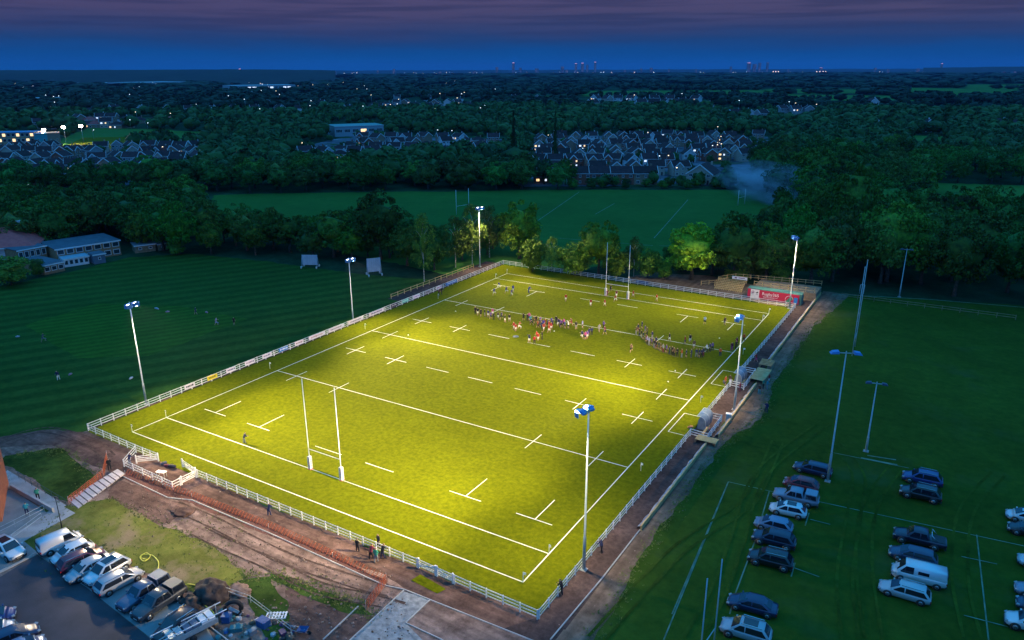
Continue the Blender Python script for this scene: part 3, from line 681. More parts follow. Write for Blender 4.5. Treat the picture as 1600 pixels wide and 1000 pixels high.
NAMES={'broad':'broadleaf_tree','birch':'birch_tree','bush':'bush','conifer':'conifer_tree','cedar':'cedar_tree'}
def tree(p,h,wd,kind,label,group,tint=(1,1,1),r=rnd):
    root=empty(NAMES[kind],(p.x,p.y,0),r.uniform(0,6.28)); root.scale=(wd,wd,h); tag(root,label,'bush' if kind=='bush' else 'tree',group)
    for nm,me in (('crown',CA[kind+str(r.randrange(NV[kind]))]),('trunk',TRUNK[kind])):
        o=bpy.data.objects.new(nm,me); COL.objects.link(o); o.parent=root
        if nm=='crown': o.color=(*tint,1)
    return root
def tree_px(u,vb,vt,wpx,kind,label,group=None,tint=(1,1,1)):
    p=G(u,vb); h=top_h(u,vb,vt); wd=wpx/FPX*depth(p); return tree(p,h,wd,kind,label,group,tint)
def lerp(a,b,t): return a+(b-a)*t
T_=tree_px
GA='trees and bushes behind the far fence'
LIT_YL=(2.0,1.7,.9); BR=(2.2,1.5,1.2)  # warm floodlight on the far-fence trees is painted into their tints
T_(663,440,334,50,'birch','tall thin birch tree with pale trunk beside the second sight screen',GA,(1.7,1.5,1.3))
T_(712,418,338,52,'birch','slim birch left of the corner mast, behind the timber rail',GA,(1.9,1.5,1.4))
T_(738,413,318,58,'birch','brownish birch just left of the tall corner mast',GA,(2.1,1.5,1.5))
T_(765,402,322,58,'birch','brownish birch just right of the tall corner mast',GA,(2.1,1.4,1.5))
T_(812,404,304,88,'broad','yellow-lit round tree beyond the far left corner of the pitch',GA,(2.4,1.9,.8))
T_(832,424,366,50,'bush','yellow-lit bushy thicket below the round yellow-green tree',GA,LIT_YL)
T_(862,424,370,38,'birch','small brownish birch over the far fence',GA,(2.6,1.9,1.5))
T_(898,430,377,60,'bush','wide yellow-lit bush to the left of the tall two-tier tree',GA,LIT_YL)
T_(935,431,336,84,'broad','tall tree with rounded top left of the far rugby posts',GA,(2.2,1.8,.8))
T_(962,434,388,50,'bush','round bush directly behind the far rugby posts',GA,LIT_YL)
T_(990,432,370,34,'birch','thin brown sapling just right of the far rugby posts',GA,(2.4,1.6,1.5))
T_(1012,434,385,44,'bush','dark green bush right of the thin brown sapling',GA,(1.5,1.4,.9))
T_(1038,436,402,36,'bush','low bush at the foot of the bright yellow-lit tree',GA,(1.7,1.6,1))
T_(1080,437,343,106,'broad','big bright yellow-lit tree behind the bare dirt bank',GA,(2.9,2.4,.8))
T_(1146,440,325,100,'broad','dark broad tree to the right of the bright yellow-lit one',GA,(1.1,1.15,.9))
T_(1112,430,352,80,'broad','dark tree tucked behind the bright yellow-lit one',GA,(1.1,1.1,.9))
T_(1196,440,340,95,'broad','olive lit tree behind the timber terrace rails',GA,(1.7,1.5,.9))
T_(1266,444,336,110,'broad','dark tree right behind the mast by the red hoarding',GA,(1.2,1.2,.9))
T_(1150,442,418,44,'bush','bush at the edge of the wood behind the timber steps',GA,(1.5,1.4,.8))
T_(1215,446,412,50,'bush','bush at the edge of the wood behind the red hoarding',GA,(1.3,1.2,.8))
T_(224,392,320,54,'broad','pale green tree standing out at the corner of the school',None,(2.2,1.5,.9))
T_(18,445,398,75,'bush','large brownish tree hiding the left end of the school',None,(1.6,1.3,1))
T_(60,432,402,28,'bush','small tree in front of the school wall',None,(1.4,1.2,1))
T_(276,398,375,34,'bush','round clipped bush on the edge of the cricket field by the store',None,(1.6,1.9,1.5))
T_(595,405,288,92,'broad','tallest dark round tree on the edge of the left wood',None,(.95,1,.9))
T_(522,402,322,80,'broad','green round tree left of the tallest one, in the left wood',None,(1.2,1.5,1.1))
T_(1500,395,300,60,'cedar','purplish black cedar rising out of the right wood',None,(.9,.35,.7))
T_(1385,440,296,110,'broad','tallest leafy tree in the middle of the right wood',None,(1.3,1.5,1.0))
T_(1322,400,240,90,'broad','high rounded tree at the back of the right wood',None,(1.2,1.25,.9))
T_(803,262,172,20,'conifer','first of two narrow black conifers beyond the back field, the left one',None,(.3,.35,.5))
T_(867,258,172,17,'conifer','second of two narrow black conifers beyond the back field, the right one',None,(.3,.35,.5))
T_(1195,262,235,38,'broad','pale tree at the right edge of the housing estate',None,(1.5,1.7,1.3))
T_(820,395,350,40,'bush','bush hidden below the yellow-lit corner tree',GA,LIT_YL)
T_(240,250,232,34,'conifer','dark conifer among the left estate houses',None,(.3,.4,.5))
def inside(p,poly):
    c=False; n=len(poly)
    for i in range(n):
        a,b=poly[i],poly[(i+1)%n]
        if (a[1]>p[1])!=(b[1]>p[1]) and p[0]<(b[0]-a[0])*(p[1]-a[1])/(b[1]-a[1])+a[0]: c=not c
    return c
def to_px(p):
    d=Vector(p)-CAMP; z=d.dot(fw); return 800+FPX*d.dot(rt)/z,500-FPX*d.dot(up)/z
def wood(poly_px,dist,hr,wr,group,phr,seed,tint=(1,1,1),cap=999,kinds=('broad',),dark=.25,hfun=None):
    r=random.Random(seed); poly=[tuple(G(u,v).xy) for u,v in poly_px]; xs=[p[0] for p in poly]; ys=[p[1] for p in poly]; pts=[]
    for _ in range(6000):
        p=(r.uniform(min(xs),max(xs)),r.uniform(min(ys),max(ys)))
        if not inside(p,poly) or any((p[0]-q[0])**2+(p[1]-q[1])**2<dist*dist for q in pts): continue
        pts.append(p)
        if len(pts)>=cap: break
    pts.sort(key=lambda p:to_px((p[0],p[1],0))[0])
    for i,p in enumerate(pts):
        h=r.uniform(*hr); k=r.choice(kinds)
        if hfun: h*=hfun(*to_px((p[0],p[1],0)))
        tn=tuple(c*r.uniform(1-dark,1+dark) for c in tint); 
        tree(Vector((p[0],p[1],0)),h,h*r.uniform(*wr),k,nth(i)+' tree from the left '+phr,group,tn,r)
    return len(pts)
NT=0
NT+=wood([(-40,402),(60,395),(190,376),(205,392),(300,400),(480,404),(640,416),(690,424),(650,392),(560,385),(330,368),(310,345),(150,338),(-60,350)],7.2,(10.5,14.5),(.8,1.1),'dark trees of the wood behind the cricket field','in the dark wood behind the cricket field',1,(.9,1.0,.85),dark=.3,hfun=lambda u,v:1.25 if u<330 else .92)
NT+=wood([(560,400),(640,405),(690,420),(790,402),(770,388),(640,385)],7,(7,10),(.7,1.0),'dark trees of the wood left of the corner mast','in the low wood left of the corner mast',11,(.8,.9,.85))
NT+=wood([(870,420),(1040,425),(1130,428),(1200,440),(1200,415),(1110,405),(1060,415)],6,(5,7),(.8,1.2),'thicket behind the far fence','in the thicket behind the far fence',2,(1.1,1.0,.8),kinds=('broad','bush'))
NT+=wood([(1130,433),(1290,446),(1420,458),(1640,475),(1640,375),(1450,368),(1420,335),(1215,330),(1180,390),(1120,405)],8.8,(15,20),(.68,.9),'dark trees of the wood beyond the parking field','in the dark wood beyond the parking field',3,(.9,1.0,.85),dark=.33,
  hfun=lambda u,v: 1.0 if u>1230 else .62)
NT+=wood([(1215,318),(1420,315),(1450,290),(1400,262),(1180,262),(1190,285)],12,(15,20),(.8,1.0),'trees of the deep wood beyond the smoke','in the deep wood beyond the smoke',4,(.95,1.05,.9),dark=.3,cap=45)
NT+=wood([(-40,301),(180,302),(350,302),(640,298),(830,297),(890,296),(885,286),(640,282),(380,286),(180,290),(-40,290)],9.5,(12,15.5),(.95,1.25),'trees of the belt along the back field','in the belt along the far side of the back field',5,(.95,1.1,1.05),dark=.3,cap=85)
NT+=wood([(895,296),(1130,296),(1200,294),(1200,287),(1130,289),(895,291)],6,(4,5.5),(1,1.4),'hedge bushes in front of the houses','in the hedge in front of the brick houses',6,(.8,1.0,1.0),kinds=('bush',),cap=18)
NT+=wood([(1440,288),(1640,288),(1640,268),(1440,262)],13,(13,17),(.8,1.1),'trees behind the right clearing','in the line behind the right clearing',7,(.9,1.05,1.0),cap=24)
print('individual trees',NT)
# ------------------------------------------------------------------ the woodland beyond, too many trees to count
FIELDS=[[(190,158),(300,158),(300,151),(190,152)],[(60,233),(205,233),(270,203),(140,200)],[(905,151),(1200,151),(1200,141),(920,142)],[(1035,138),(1145,138),(1145,134),(1040,134)],[(1200,147),(1400,150),(1430,158),(1240,157)],[(1195,146),(1410,146),(1410,140),(1195,139)],[(1412,152),(1570,154),(1600,146),(1600,140),(1415,137)],[(1505,139),(1640,139),(1640,132),(1510,132)],
 [(1415,236),(1478,236),(1482,214),(1418,212)],[(1450,322),(1640,330),(1640,292),(1450,286)],[(800,157),(880,157),(880,150),(800,151)],[(250,290),(640,290),(640,320),(250,320)],[(190,222),(330,226),(330,208),(250,203)]]
for i,f in enumerate(FIELDS):
    if i!=11: sheet('field',[G(u,v) for u,v in f],0,g_far,z=.25,amp=min(14,depth(G(*f[0]))*.008),step=12,seed=i)
ESTATES=[[(815,300),(815,262),(830,215),(1010,208),(1205,212),(1215,250),(1190,292),(1000,300)],[(-40,305),(-40,228),(60,233),(200,232),(330,238),(300,272),(180,300)],[(440,262),(480,225),(540,208),(640,208),(800,215),(800,240),(640,250),(560,262)],[(900,171),(900,156),(1110,156),(1120,168)],[(570,176),(575,160),(740,158),(740,172)],[(60,202),(130,186),(230,184),(300,194),(200,200)],
 [(0,206),(100,206),(100,232),(0,232)],[(345,143),(470,143),(470,128),(345,128)],[(110,136),(300,136),(300,126),(110,126)],[(515,212),(605,212),(605,192),(515,192)],[(1120,180),(1190,190),(1190,172),(1120,168)],[(1210,190),(1280,190),(1280,170),(1210,170)]]
def woodland(name,vlo,vhi,mt):
    g=np.random.default_rng(99+vlo); tmpl=[]
    for i in range(5):
        V,F,cv,cf=crown_arrays(200+i,14,9,.085,cr=(.13,.2),core=.8); off=len(V); tmpl.append((np.concatenate([V,cv]),F,cf+off))
    tm2=[]
    for i in range(3):
        V,F,cv,cf=crown_arrays(220+i,7,6,.14,cr=(.13,.2),core=.85); tm2.append((np.concatenate([V,cv]),F,cf+len(V)))
    Vs=[];Qs=[];Ts=[];off=0; cnt=0
    bands=[(330,235,11,(9,14),1),(235,200,13,(9,14),1),(200,170,17,(9,14),2),(170,150,24,(10,15),2),(150,135,38,(10,16),2),(135,124,80,(12,20),2),(124,117,170,(14,26),2)]
    for (v0,v1,sp,hr,lvl) in bands:
        if not (vlo<=v1<vhi): continue
        d0=CZ/math.tan(PITCH+math.atan((v0-500)/FPX)); d1=CZ/math.tan(PITCH+math.atan((v1-500)/FPX))
        # sample in polar coordinates round the camera, jittered grid
        r=d0
        while r<d1:
            nth_=int(r*1.35/sp)
            for k in range(nth_):
                a=-.66+1.32*(k+g.uniform(0,1))/nth_; rr=r+g.uniform(0,sp); dx=math.sin(a)*rr; dy=math.cos(a)*rr
                f2=Vector((fw.x,fw.y)).normalized(); x=CX+f2.x*dy+rt.x*dx; y=CY+f2.y*dy+rt.y*dx
                u,v=to_px((x,y,0))
                if u<-80 or u>1680: continue
                if v>297 and u<1210: continue
                if v>262 and u>1170 and u<1660: continue
                if any(inside((u,v),f) for f in FIELDS): continue
                es=any(inside((u,v),f) for f in ESTATES)
                if es and g.uniform()>(.22 if v>180 else .3): continue
                # natural gaps between blocks of wood further out
                n=math.sin(x*.011+1.3*math.sin(y*.004))+math.sin(y*.009+1.7*math.sin(x*.005))
                if v<180 and n<-.3 and g.uniform()<.75: continue
                tv=tmpl if lvl==1 else tm2; V,F,T=tv[int(g.integers(len(tv)))]
                h=g.uniform(*hr)*(.55 if es else 1); wd=h*g.uniform(.8,1.25)*(1 if sp<20 else sp/16); c,s=math.cos(k),math.sin(k)
                P=np.stack([(V[:,0]*c-V[:,1]*s)*wd+x,(V[:,0]*s+V[:,1]*c)*wd+y,(V[:,2]-.06)*h],1)
                Vs.append(P); Qs.append(F+off); Ts.append(T+off); off+=len(P); cnt+=1
            r+=sp*.9
    me=mesh_np(name,np.concatenate(Vs),np.concatenate(Qs),np.concatenate(Ts),mt); o=bpy.data.objects.new(name,me); COL.objects.link(o); tag(o,kind='stuff')
    print('woodland',cnt,off)
woodland('woodland',170,400,m_wood)
woodland('distant_woodland',100,170,m_wood2)
# ------------------------------------------------------------------ houses
m_wall=mat('house_wall',(.9,.9,.9),.9,(1.1,1.1,1.1),1.5,objcol=True)
m_roof=mat('roof_tiles',(.030,.010,.014),.9,(.060,.020,.024),.8,rand=.3,bump=.3,bscale=3)
m_roofr=mat('red_roof_tiles',(.50,.07,.07),.8,(.60,.10,.09),.8,rand=.2)
m_trim=mat('white_trim',(.82,.80,.84),.5)
m_pane=mat('window_glass',(.03,.04,.06),.08,spec=.8)
m_lamp=mat('lit_window',(.9,.7,.4),.5,emit=(1,.62,.28),es=1.6)
m_lampw=mat('lit_window_white',(.9,.9,.9),.5,emit=(.75,.85,1),es=1.3)
m_door=mat('door_paint',(.08,.05,.05),.5,rand=.6)
BRICK=(.34,.10,.065); CREAM=(.46,.36,.30); WHITE=(.60,.60,.64); TAN=(.34,.20,.14); GREY=(.3,.3,.32)
def house_mesh(kind,wd,dp,hw,rise,detail,lit=None,roofm=None,seed=0):
    """-Y is the front; kind: 'side' ridge along X, 'gable' ridge along Y, 'mix' side ridge with a front gable, 'hip'."""
    g=random.Random(seed); root=empty('house',(0,0,0)); rm=roofm or m_roof; x,y=wd/2,dp/2; T=hw+rise; oh=.35
    b=MB()
    if kind in('side','mix'):
        vs=[(-x,-y,-1),(x,-y,-1),(x,y,-1),(-x,y,-1),(-x,-y,hw),(x,-y,hw),(x,y,hw),(-x,y,hw),(-x,0,T),(x,0,T)]
        b.add(vs,[(0,1,5,4),(2,3,7,6),(1,2,6,9,5),(3,0,4,8,7)],m_wall)
    elif kind=='gable':
        vs=[(-x,-y,-1),(x,-y,-1),(x,y,-1),(-x,y,-1),(-x,-y,hw),(x,-y,hw),(x,y,hw),(-x,y,hw),(0,-y,T),(0,y,T)]
        b.add(vs,[(0,1,5,8,4),(2,3,7,9,6),(1,2,6,5),(3,0,4,7)],m_wall)
    else: b.box((0,0,hw/2-.5),(wd,dp,hw+1),m=m_wall)
    if kind=='mix':
        gw=wd*.24; gx=-wd*.2; b.add([(gx-gw,-y-.9,-1),(gx+gw,-y-.9,-1),(gx+gw,-y-.9,hw),(gx,-y-.9,hw+gw*.95),(gx-gw,-y-.9,hw),(gx-gw,-y+.5,-1),(gx+gw,-y+.5,-1),(gx+gw,-y+.5,hw),(gx-gw,-y+.5,hw)],[(0,1,2,3,4),(1,6,7,2),(5,0,4,8)],m_wall)
    r=MB(); th=.14
    def slab(a,b_,c,d): # quad with thickness
        n=(Vector(b_)-Vector(a)).cross(Vector(d)-Vector(a)).normalized()*th
        if n.z<0: n=-n
        q=[Vector(p) for p in (a,b_,c,d)]; r.add(q+[p+n for p in q],[(0,1,2,3)[::-1],(4,5,6,7),(0,1,5,4),(1,2,6,5),(2,3,7,6),(3,0,4,7)],rm)
    t=MB(); s=rise
    if kind in('side','mix'):
        sl=s/y; e=y+oh; ez=hw-oh*sl+.02
        slab((-x-oh,-e,ez),(x+oh,-e,ez),(x+oh,0,T+.02),(-x-oh,0,T+.02)); slab((x+oh,e,ez),(-x-oh,e,ez),(-x-oh,0,T+.02),(x+oh,0,T+.02))
        t.box((0,-e-.03,ez+.02),(wd+2*oh,.09,.2),m=m_trim)
        for sx in(-1,1):
            for sy in(-1,1): t.bar((sx*(x+oh+.05),sy*e,ez+.02),(sx*(x+oh+.05),0,T+.04),.12,.42,m_trim)
        if kind=='mix':
            gw=wd*.24; gx=-wd*.2; gt=hw+gw*.95; yb=-y*(1-(gt-hw)/s) if gt<T else 0
            for sg in(-1,1):
                slab((gx+sg*(gw+.3),-y-1.2,hw-.28),(gx,-y-1.2,gt+.03),(gx,yb,gt+.03),(gx+sg*(gw+.3),-y+.2,hw-.28)) if sg>0 else slab((gx+sg*(gw+.3),-y+.2,hw-.28),(gx,yb,gt+.03),(gx,-y-1.2,gt+.03),(gx+sg*(gw+.3),-y-1.2,hw-.28))
                t.bar((gx+sg*(gw+.35),-y-1.25,hw-.28),(gx,-y-1.25,gt+.12),.14,.44,m_trim)
    elif kind=='gable':
        sl=s/x; e=x+oh; ez=hw-oh*sl+.02
        slab((-e,y+oh,ez),(-e,-y-oh,ez),(0,-y-oh,T+.02),(0,y+oh,T+.02)); slab((e,-y-oh,ez),(e,y+oh,ez),(0,y+oh,T+.02),(0,-y-oh,T+.02))
        for sx in(-1,1): t.bar((sx*e,-y-oh-.05,ez+.05),(0,-y-oh-.05,T+.1),.14,.46,m_trim)
    else:
        k=min(x,y)*.95; rx=max(0,x-k); e=oh
        A_=[(-x-e,-y-e,hw),(x+e,-y-e,hw),(x+e,y+e,hw),(-x-e,y+e,hw)]; P=[(-rx,0,T),(rx,0,T)]
        r.add([*A_,*P],[(0,1,5,4),(2,3,4,5),(1,2,5),(3,0,4),(0,3,2,1)],rm); t.box((0,-y-e-.03,hw+.02),(wd+2*e,.08,.18),m=m_trim)
    ro=r.build('roof',parent=root); t.build('bargeboard',parent=root)
    MB().box((x*.55,y*.15,T+.2),(.8,.55,1.6),m=m_wall).build('chimney',parent=ro)
    nf=2 if hw>4 else 1; cols=3 if wd>7 else 2; k=0; wins=MB()
    for fl in range(nf):
        for c in range(cols):
            cx=-x+wd*(c+.5)/cols; cz=1.45+2.55*fl; fy=-y
            if kind=='mix' and abs(cx+wd*.2)<wd*.24: fy=-y-.9
            if fl==0 and c==cols-1:
                if detail: MB().box((cx,fy-.02,1.0),(.95,.08,2.0),m=m_door).build('door',parent=root)
                continue
            ww,hh=(1.5,1.15) if c!=1 else (1.0,1.1); pm=m_pane
            if lit and g.random()<lit: pm=g.choice([m_lamp,m_lampw])
            if detail:
                w_=MB()
                for dz in(-hh/2,hh/2): w_.box((cx,fy-.03,cz+dz),(ww+.1,.1,.1),m=m_trim)
                for dx in(-ww/2,0,ww/2): w_.box((cx+dx,fy-.03,cz),(.09,.1,hh),m=m_trim)
                o=w_.build('window',parent=root); MB().box((cx,fy-.015,cz),(ww-.02,.04,hh-.02),m=pm).build('pane',parent=o)
            else:
                wins.box((cx,fy-.02,cz),(ww+.2,.06,hh+.2),m=m_trim); wins.box((cx,fy-.05,cz),(ww-.1,.06,hh-.1),m=pm)
        if detail:
            w_=MB(); cx=0; ww=1.2; hh=1.1
            o=MB().box((cx,y+.03,1.45+2.55*fl),(ww+.16,.1,hh+.16),m=m_trim).build('window',parent=root); MB().box((cx,y+.06,1.45+2.55*fl),(ww,.06,hh),m=m_pane).build('pane',parent=o)
    if not detail: b.add(wins.v,wins.f,None); b.m[len(b.m)-len(wins.m):]=[b.mi(wins.mats[i]) for i in wins.m]
    b.build('wall',parent=root)
    return root
HP={}
for nm,a in {'s':('side',9,8.5,5.2,2.9),'g':('gable',7.5,10,5.1,3.1),'m':('mix',10,8,5.2,2.8),'h':('hip',11,9,2.9,2.6)}.items():
    for d in (0,1):
        for l in (0,.5): HP[nm+str(d)+('l' if l else '')]=Proto(house_mesh(*a,detail=d,lit=l,seed=hash(nm)%7+3))
HP['gr1']=Proto(house_mesh('gable',12,14,4.6,4.2,1,seed=4)); HP['hr0']=Proto(house_mesh('hip',12,9,3,2.8,0,roofm=m_roofr,seed=5))
HP['terr1']=Proto(house_mesh('side',10.6,8.5,5.3,2.7,1,seed=9,lit=0))
NH=0
ADJ={BRICK:'red brick',CREAM:'cream',WHITE:'white',TAN:'tan brick',GREY:'grey rendered'}
KW={'s':'with long roof','g':'with gable front','m':'with small gable','h':'with hipped roof','gr':'with large gable','hr':'with red roof','terr':'with straight roof'}
def house(u,v,key,col,where,group,daz=0,sc=1):
    global NH
    o=HP[key].put((*G(u,v).xy,0),YAW+daz,sc); 
    for ch in o.children:
        if ch.name.split('.')[0]=='wall': ch.color=(*col,1)
        if ch.name.split('.')[0]=='roof':
            for c2 in ch.children: c2.color=(*col,1)
    k=key.rstrip('l').rstrip('01'); tag(o,ADJ[col]+' house '+KW[k]+', '+where,'house',group); NH+=1
    return o
# front row facing the back field
for i,(u,c) in enumerate([(905,BRICK),(938,BRICK),(971,BRICK),(1006,TAN)]): house(u,287,'terr1',c,nth(i)+' from left facing the field','houses of the estate beyond the back field')
house(1098,285,'gr1',CREAM,'biggest one near the smoke','houses of the estate beyond the back field',daz=R(-28))
house(852,284,'h1l',TAN,'half hidden behind bushes left of the front row','houses of the estate beyond the back field')
r=random.Random(5); nrow=0
for v,u0,u1,st in ((273,834,1075,31),(262,838,1060,28),(252,845,1190,27),(243,850,1195,25),(235,840,1190,24),(227,842,1195,23),(220,870,1190,23)):
    u=u0+r.uniform(0,6); i=0; nrow+=1
    while u<u1:
        if r.random()<.14: u+=st; continue
        key=r.choice('sgmmssg')+('1' if v>240 else '0')+('l' if r.random()<.3 else ''); c=r.choice([BRICK,BRICK,TAN,CREAM,CREAM,WHITE])
        daz=r.choice([0,0,0,R(-20),R(15),R(-75)])+r.uniform(-.06,.06)
        house(u,v+r.uniform(-2,2),key,c,nth(i)+' from left, '+nth(nrow)+' row of right estate','houses of the estate beyond the back field',daz,.9); u+=st*r.uniform(.9,1.2); i+=1
r=random.Random(8)
def rows(rows_,kinds,cols,phr,group,dz=(0,R(25),R(-40),R(80)),sc=.9,lit=.12,lo='0'):
    for j,(v,u0,u1,st) in enumerate(rows_):
        u=u0+r.uniform(0,st*.5); i=0
        while u<u1:
            key=r.choice(kinds)+lo+('l' if r.random()<lit else ''); key={'hr0l':'hr0'}.get(key,key)
            house(u,v+r.uniform(-1.5,1.5)*(v-100)/130,key,r.choice(cols),nth(i)+' from left, '+nth(j)+' row '+phr,group,r.choice(dz)+r.uniform(-.1,.1),sc); u+=st*r.uniform(.85,1.3); i+=1
rows([(291,-8,180,27),(280,0,170,26),(268,0,330,27),(257,8,340,25),(247,10,330,24),(238,-5,330,24)],['s','g','m','h','s'],[BRICK,TAN,CREAM,GREY],'of left estate','houses of the left estate')
rows([(257,448,520,22),(248,470,600,23),(240,490,780,25),(231,540,800,24),(223,560,800,24)],['s','s','h','m'],[BRICK,WHITE,TAN,GREY],'of middle estate','houses of the middle estate')
rows([(169,905,1110,17),(161,930,1100,19)],['h','s','g'],[WHITE,WHITE,CREAM],'of pale villas','pale villas on the rise',sc=1.5,lit=.4)
rows([(173,575,690,15),(166,585,740,16)],['h','s'],[WHITE,GREY,TAN],'of far hamlet','houses of the hamlet beyond the wood',sc=1.2,lit=.3)
rows([(200,60,200,16),(192,80,290,17)],['hr','h','s'],[WHITE,CREAM,TAN],'behind distant school','houses behind the distant school',sc=1.15,lit=.2)
rows([(186,1122,1192,20),(178,1215,1275,19)],['h','s'],[WHITE,GREY],'of small tree-ringed group','small group of houses among far trees',sc=1.25,lit=.5)
for i,(u,v) in enumerate([(1360,200),(1384,199),(1445,205),(1590,206),(1562,204),(1362,168),(1500,122)]): house(u,v,'g0',WHITE,'alone between far trees, '+nth(i)+' from left','lone houses in the right woods',sc=1.2 if v>190 else 1.5)
rows([(176,20,560,34),(166,60,560,38),(157,330,860,40),(149,20,420,44)],['s','h','g'],[WHITE,CREAM,GREY],'of scattered far houses','scattered far houses',sc=1.15,lit=.2)
print('houses',NH)
# ------------------------------------------------------------------ larger buildings
m_brick=mat('warm_brick',(.30,.14,.07),.9,(.42,.22,.11),2.5,bump=.2)
m_flat=mat('flat_roof_felt',(.06,.085,.12),.8,(.09,.12,.16),.6)
def block(name,p,q,dp,h,label,cat,wallm,roofm,floors=1,bays=6,fascia=m_trim,winh=1.3,winw=.7,pane=None,group=None,base=-1,wz=None):
    p=Vector((*Vector(p).xy,0)); q=Vector((*Vector(q).xy,0)); d=q-p; l=d.length; az=math.atan2(d.y,d.x); root=empty(name,p,az); tag(root,label,cat,group)
    MB().box((l/2,dp/2,(h+base)/2),(l,dp,h-base),m=wallm).build('wall',parent=root)
    MB().box((l/2,dp/2,h+.08),(l+.5,dp+.5,.16),m=roofm).build('roof',parent=root)
    MB().box((l/2,-.32,h-.06),(l+.6,.08,.34),m=fascia).build('fascia',parent=root)
    fh=h/floors
    for f in range(floors):
        for i in range(bays):
            cx=l*(i+.5)/bays; ww=l/bays*winw; cz=f*fh+(wz or fh*.55); hh=min(winh,fh*.6)
            w_=MB()
            for dz in(-hh/2,hh/2): w_.box((cx,-.04,cz+dz),(ww+.1,.12,.12),m=m_trim)
            n=max(1,int(ww/1.1))
            for k in range(n+1): w_.box((cx-ww/2+ww*k/n,-.04,cz),(.1,.12,hh),m=m_trim)
            o=w_.build('window',parent=root); MB().box((cx,-.015,cz),(ww,.05,hh),m=(pane(f,i) if pane else m_pane)).build('pane',parent=o)
    return root
GS='buildings of the school by the cricket field'
block('school_building',G(91,414),G(190,398),13,4.3,'long two-storey brick school block with white window bands by the cricket field','school building',m_brick,m_flat,2,7,group=GS)
block('school_building',G(32,418),G(76,409),10,4.6,'shorter school block with deep white fascia, left of the long block','school building',m_brick,m_flat,1,5,winh=1.6,wz=3.2,group=GS)
block('school_building',G(70,430),G(102,423),12,2.5,'low flat-roofed brick classroom in front of the long school block','school building',m_brick,m_flat,1,3,winh=1.1,group=GS)
block('school_building',G(101,418),G(140,412),4,2.2,'low glazed porch with pale blue roof against the long school block','school building',m_trim,mat('pale_blue_roof',(.25,.38,.46),.6),1,5,winh=1.2,group=GS)
block('store',G(148,413),G(166,410),4,2.6,'plain grey container store beside the school porch','store',mat('grey_cladding',(.13,.16,.22),.7),m_flat,1,1,winw=.2,winh=.7)
block('store',G(212,396),G(244,392),5,2.2,'dark flat-roofed groundsman store under the pale green tree','store',m_dtimber,mat('pale_felt',(.20,.27,.33),.8),1,2,winw=.3,winh=.6)
block('store',G(248,392),G(262,390),4,2.0,'small pale-roofed shed between the dark store and round bush','store',m_dtimber,MATS['pale_felt'],1,1,winw=.3,winh=.6)
house(-6,404,'hr0',WHITE,'large one at the left edge behind the school',None,daz=R(20),sc=(2.0,2.0,1.5))
m_whr=mat('pale_metal_roof',(.34,.46,.52),.5,(.44,.56,.62),.02); m_whw=mat('pale_cladding',(.30,.36,.42),.6)
m_teal=mat('green_metal_roof',(.08,.26,.24),.5,(.12,.33,.30),.1)
def lamp_pane(f,i): return m_lampw if (f*5+i*3)%4<2 else m_pane
block('warehouse',G(365,142),G(462,140),70,13,'pale blue warehouse with lit front, right of the far left hills','warehouse',m_whw,m_whr,1,14,winh=4,pane=lamp_pane,group='far warehouses')
block('warehouse',G(205,136),G(292,134),120,14,'long pale warehouse roof below the far left ridge','warehouse',m_whw,m_whr,1,10,winh=4,pane=lamp_pane,group='far warehouses')
block('warehouse',G(120,135),G(200,135),90,12,'second pale warehouse roof below the far left ridge, further left','warehouse',m_whw,m_whr,1,10,winh=4,pane=lamp_pane,group='far warehouses')
block('warehouse',G(52,161),G(112,160),30,8,'narrow lit shed beyond the distant school','warehouse',m_whw,m_whr,1,10,winh=3,pane=lamp_pane,group='far warehouses')
block('warehouse',G(524,214),G(600,211),26,8,'green-roofed hall above the middle estate','warehouse',m_whw,m_teal,1,6,winh=2.4,pane=lambda f,i:m_lamp if i==3 else m_pane)
block('warehouse',G(1125,188),G(1185,186),22,5,'low blue-roofed works among the far right trees','warehouse',m_whw,mat('blue_roof',(.10,.26,.42),.5),1,6,pane=lamp_pane)
def lampy(f,i): return m_lamp if (f+i*2)%3==0 else m_pane
m_lbrick=mat('orange_brick',(.42,.24,.13),.9,(.5,.3,.17),.5)
block('school_building',G(-30,233),G(57,231),16,10.5,'three-storey orange brick school block lit by the distant floodlights','school building',m_lbrick,mat('blue_flat_roof',(.05,.20,.38),.6),3,12,winh=2,pane=lampy,fascia=MATS['blue_flat_roof'],group='distant floodlit school')
block('school_building',G(57,231.5),G(77,230.5),14,9.5,'turquoise-clad link between the brick and brown school blocks','school building',mat('turquoise_cladding',(.04,.34,.40),.6),MATS['blue_flat_roof'],1,2,winh=1.5,winw=.3,fascia=MATS['turquoise_cladding'],group='distant floodlit school')
block('school_building',G(77,230.5),G(97,229.5),13,9.5,'windowless brown sports hall at the right end of the distant school','school building',mat('brown_cladding',(.30,.20,.15),.8),m_flat,1,2,winh=.8,winw=.2,fascia=MATS['brown_cladding'],group='distant floodlit school')
sheet('floodlit_pitch',PX((96,232),(205,232),(250,222),(215,214),(130,216)),0,g_turf,z=.4)
m_glow=mat('burning_floodlight',(1,.9,.8),.3,emit=(1,.80,.62),es=70)
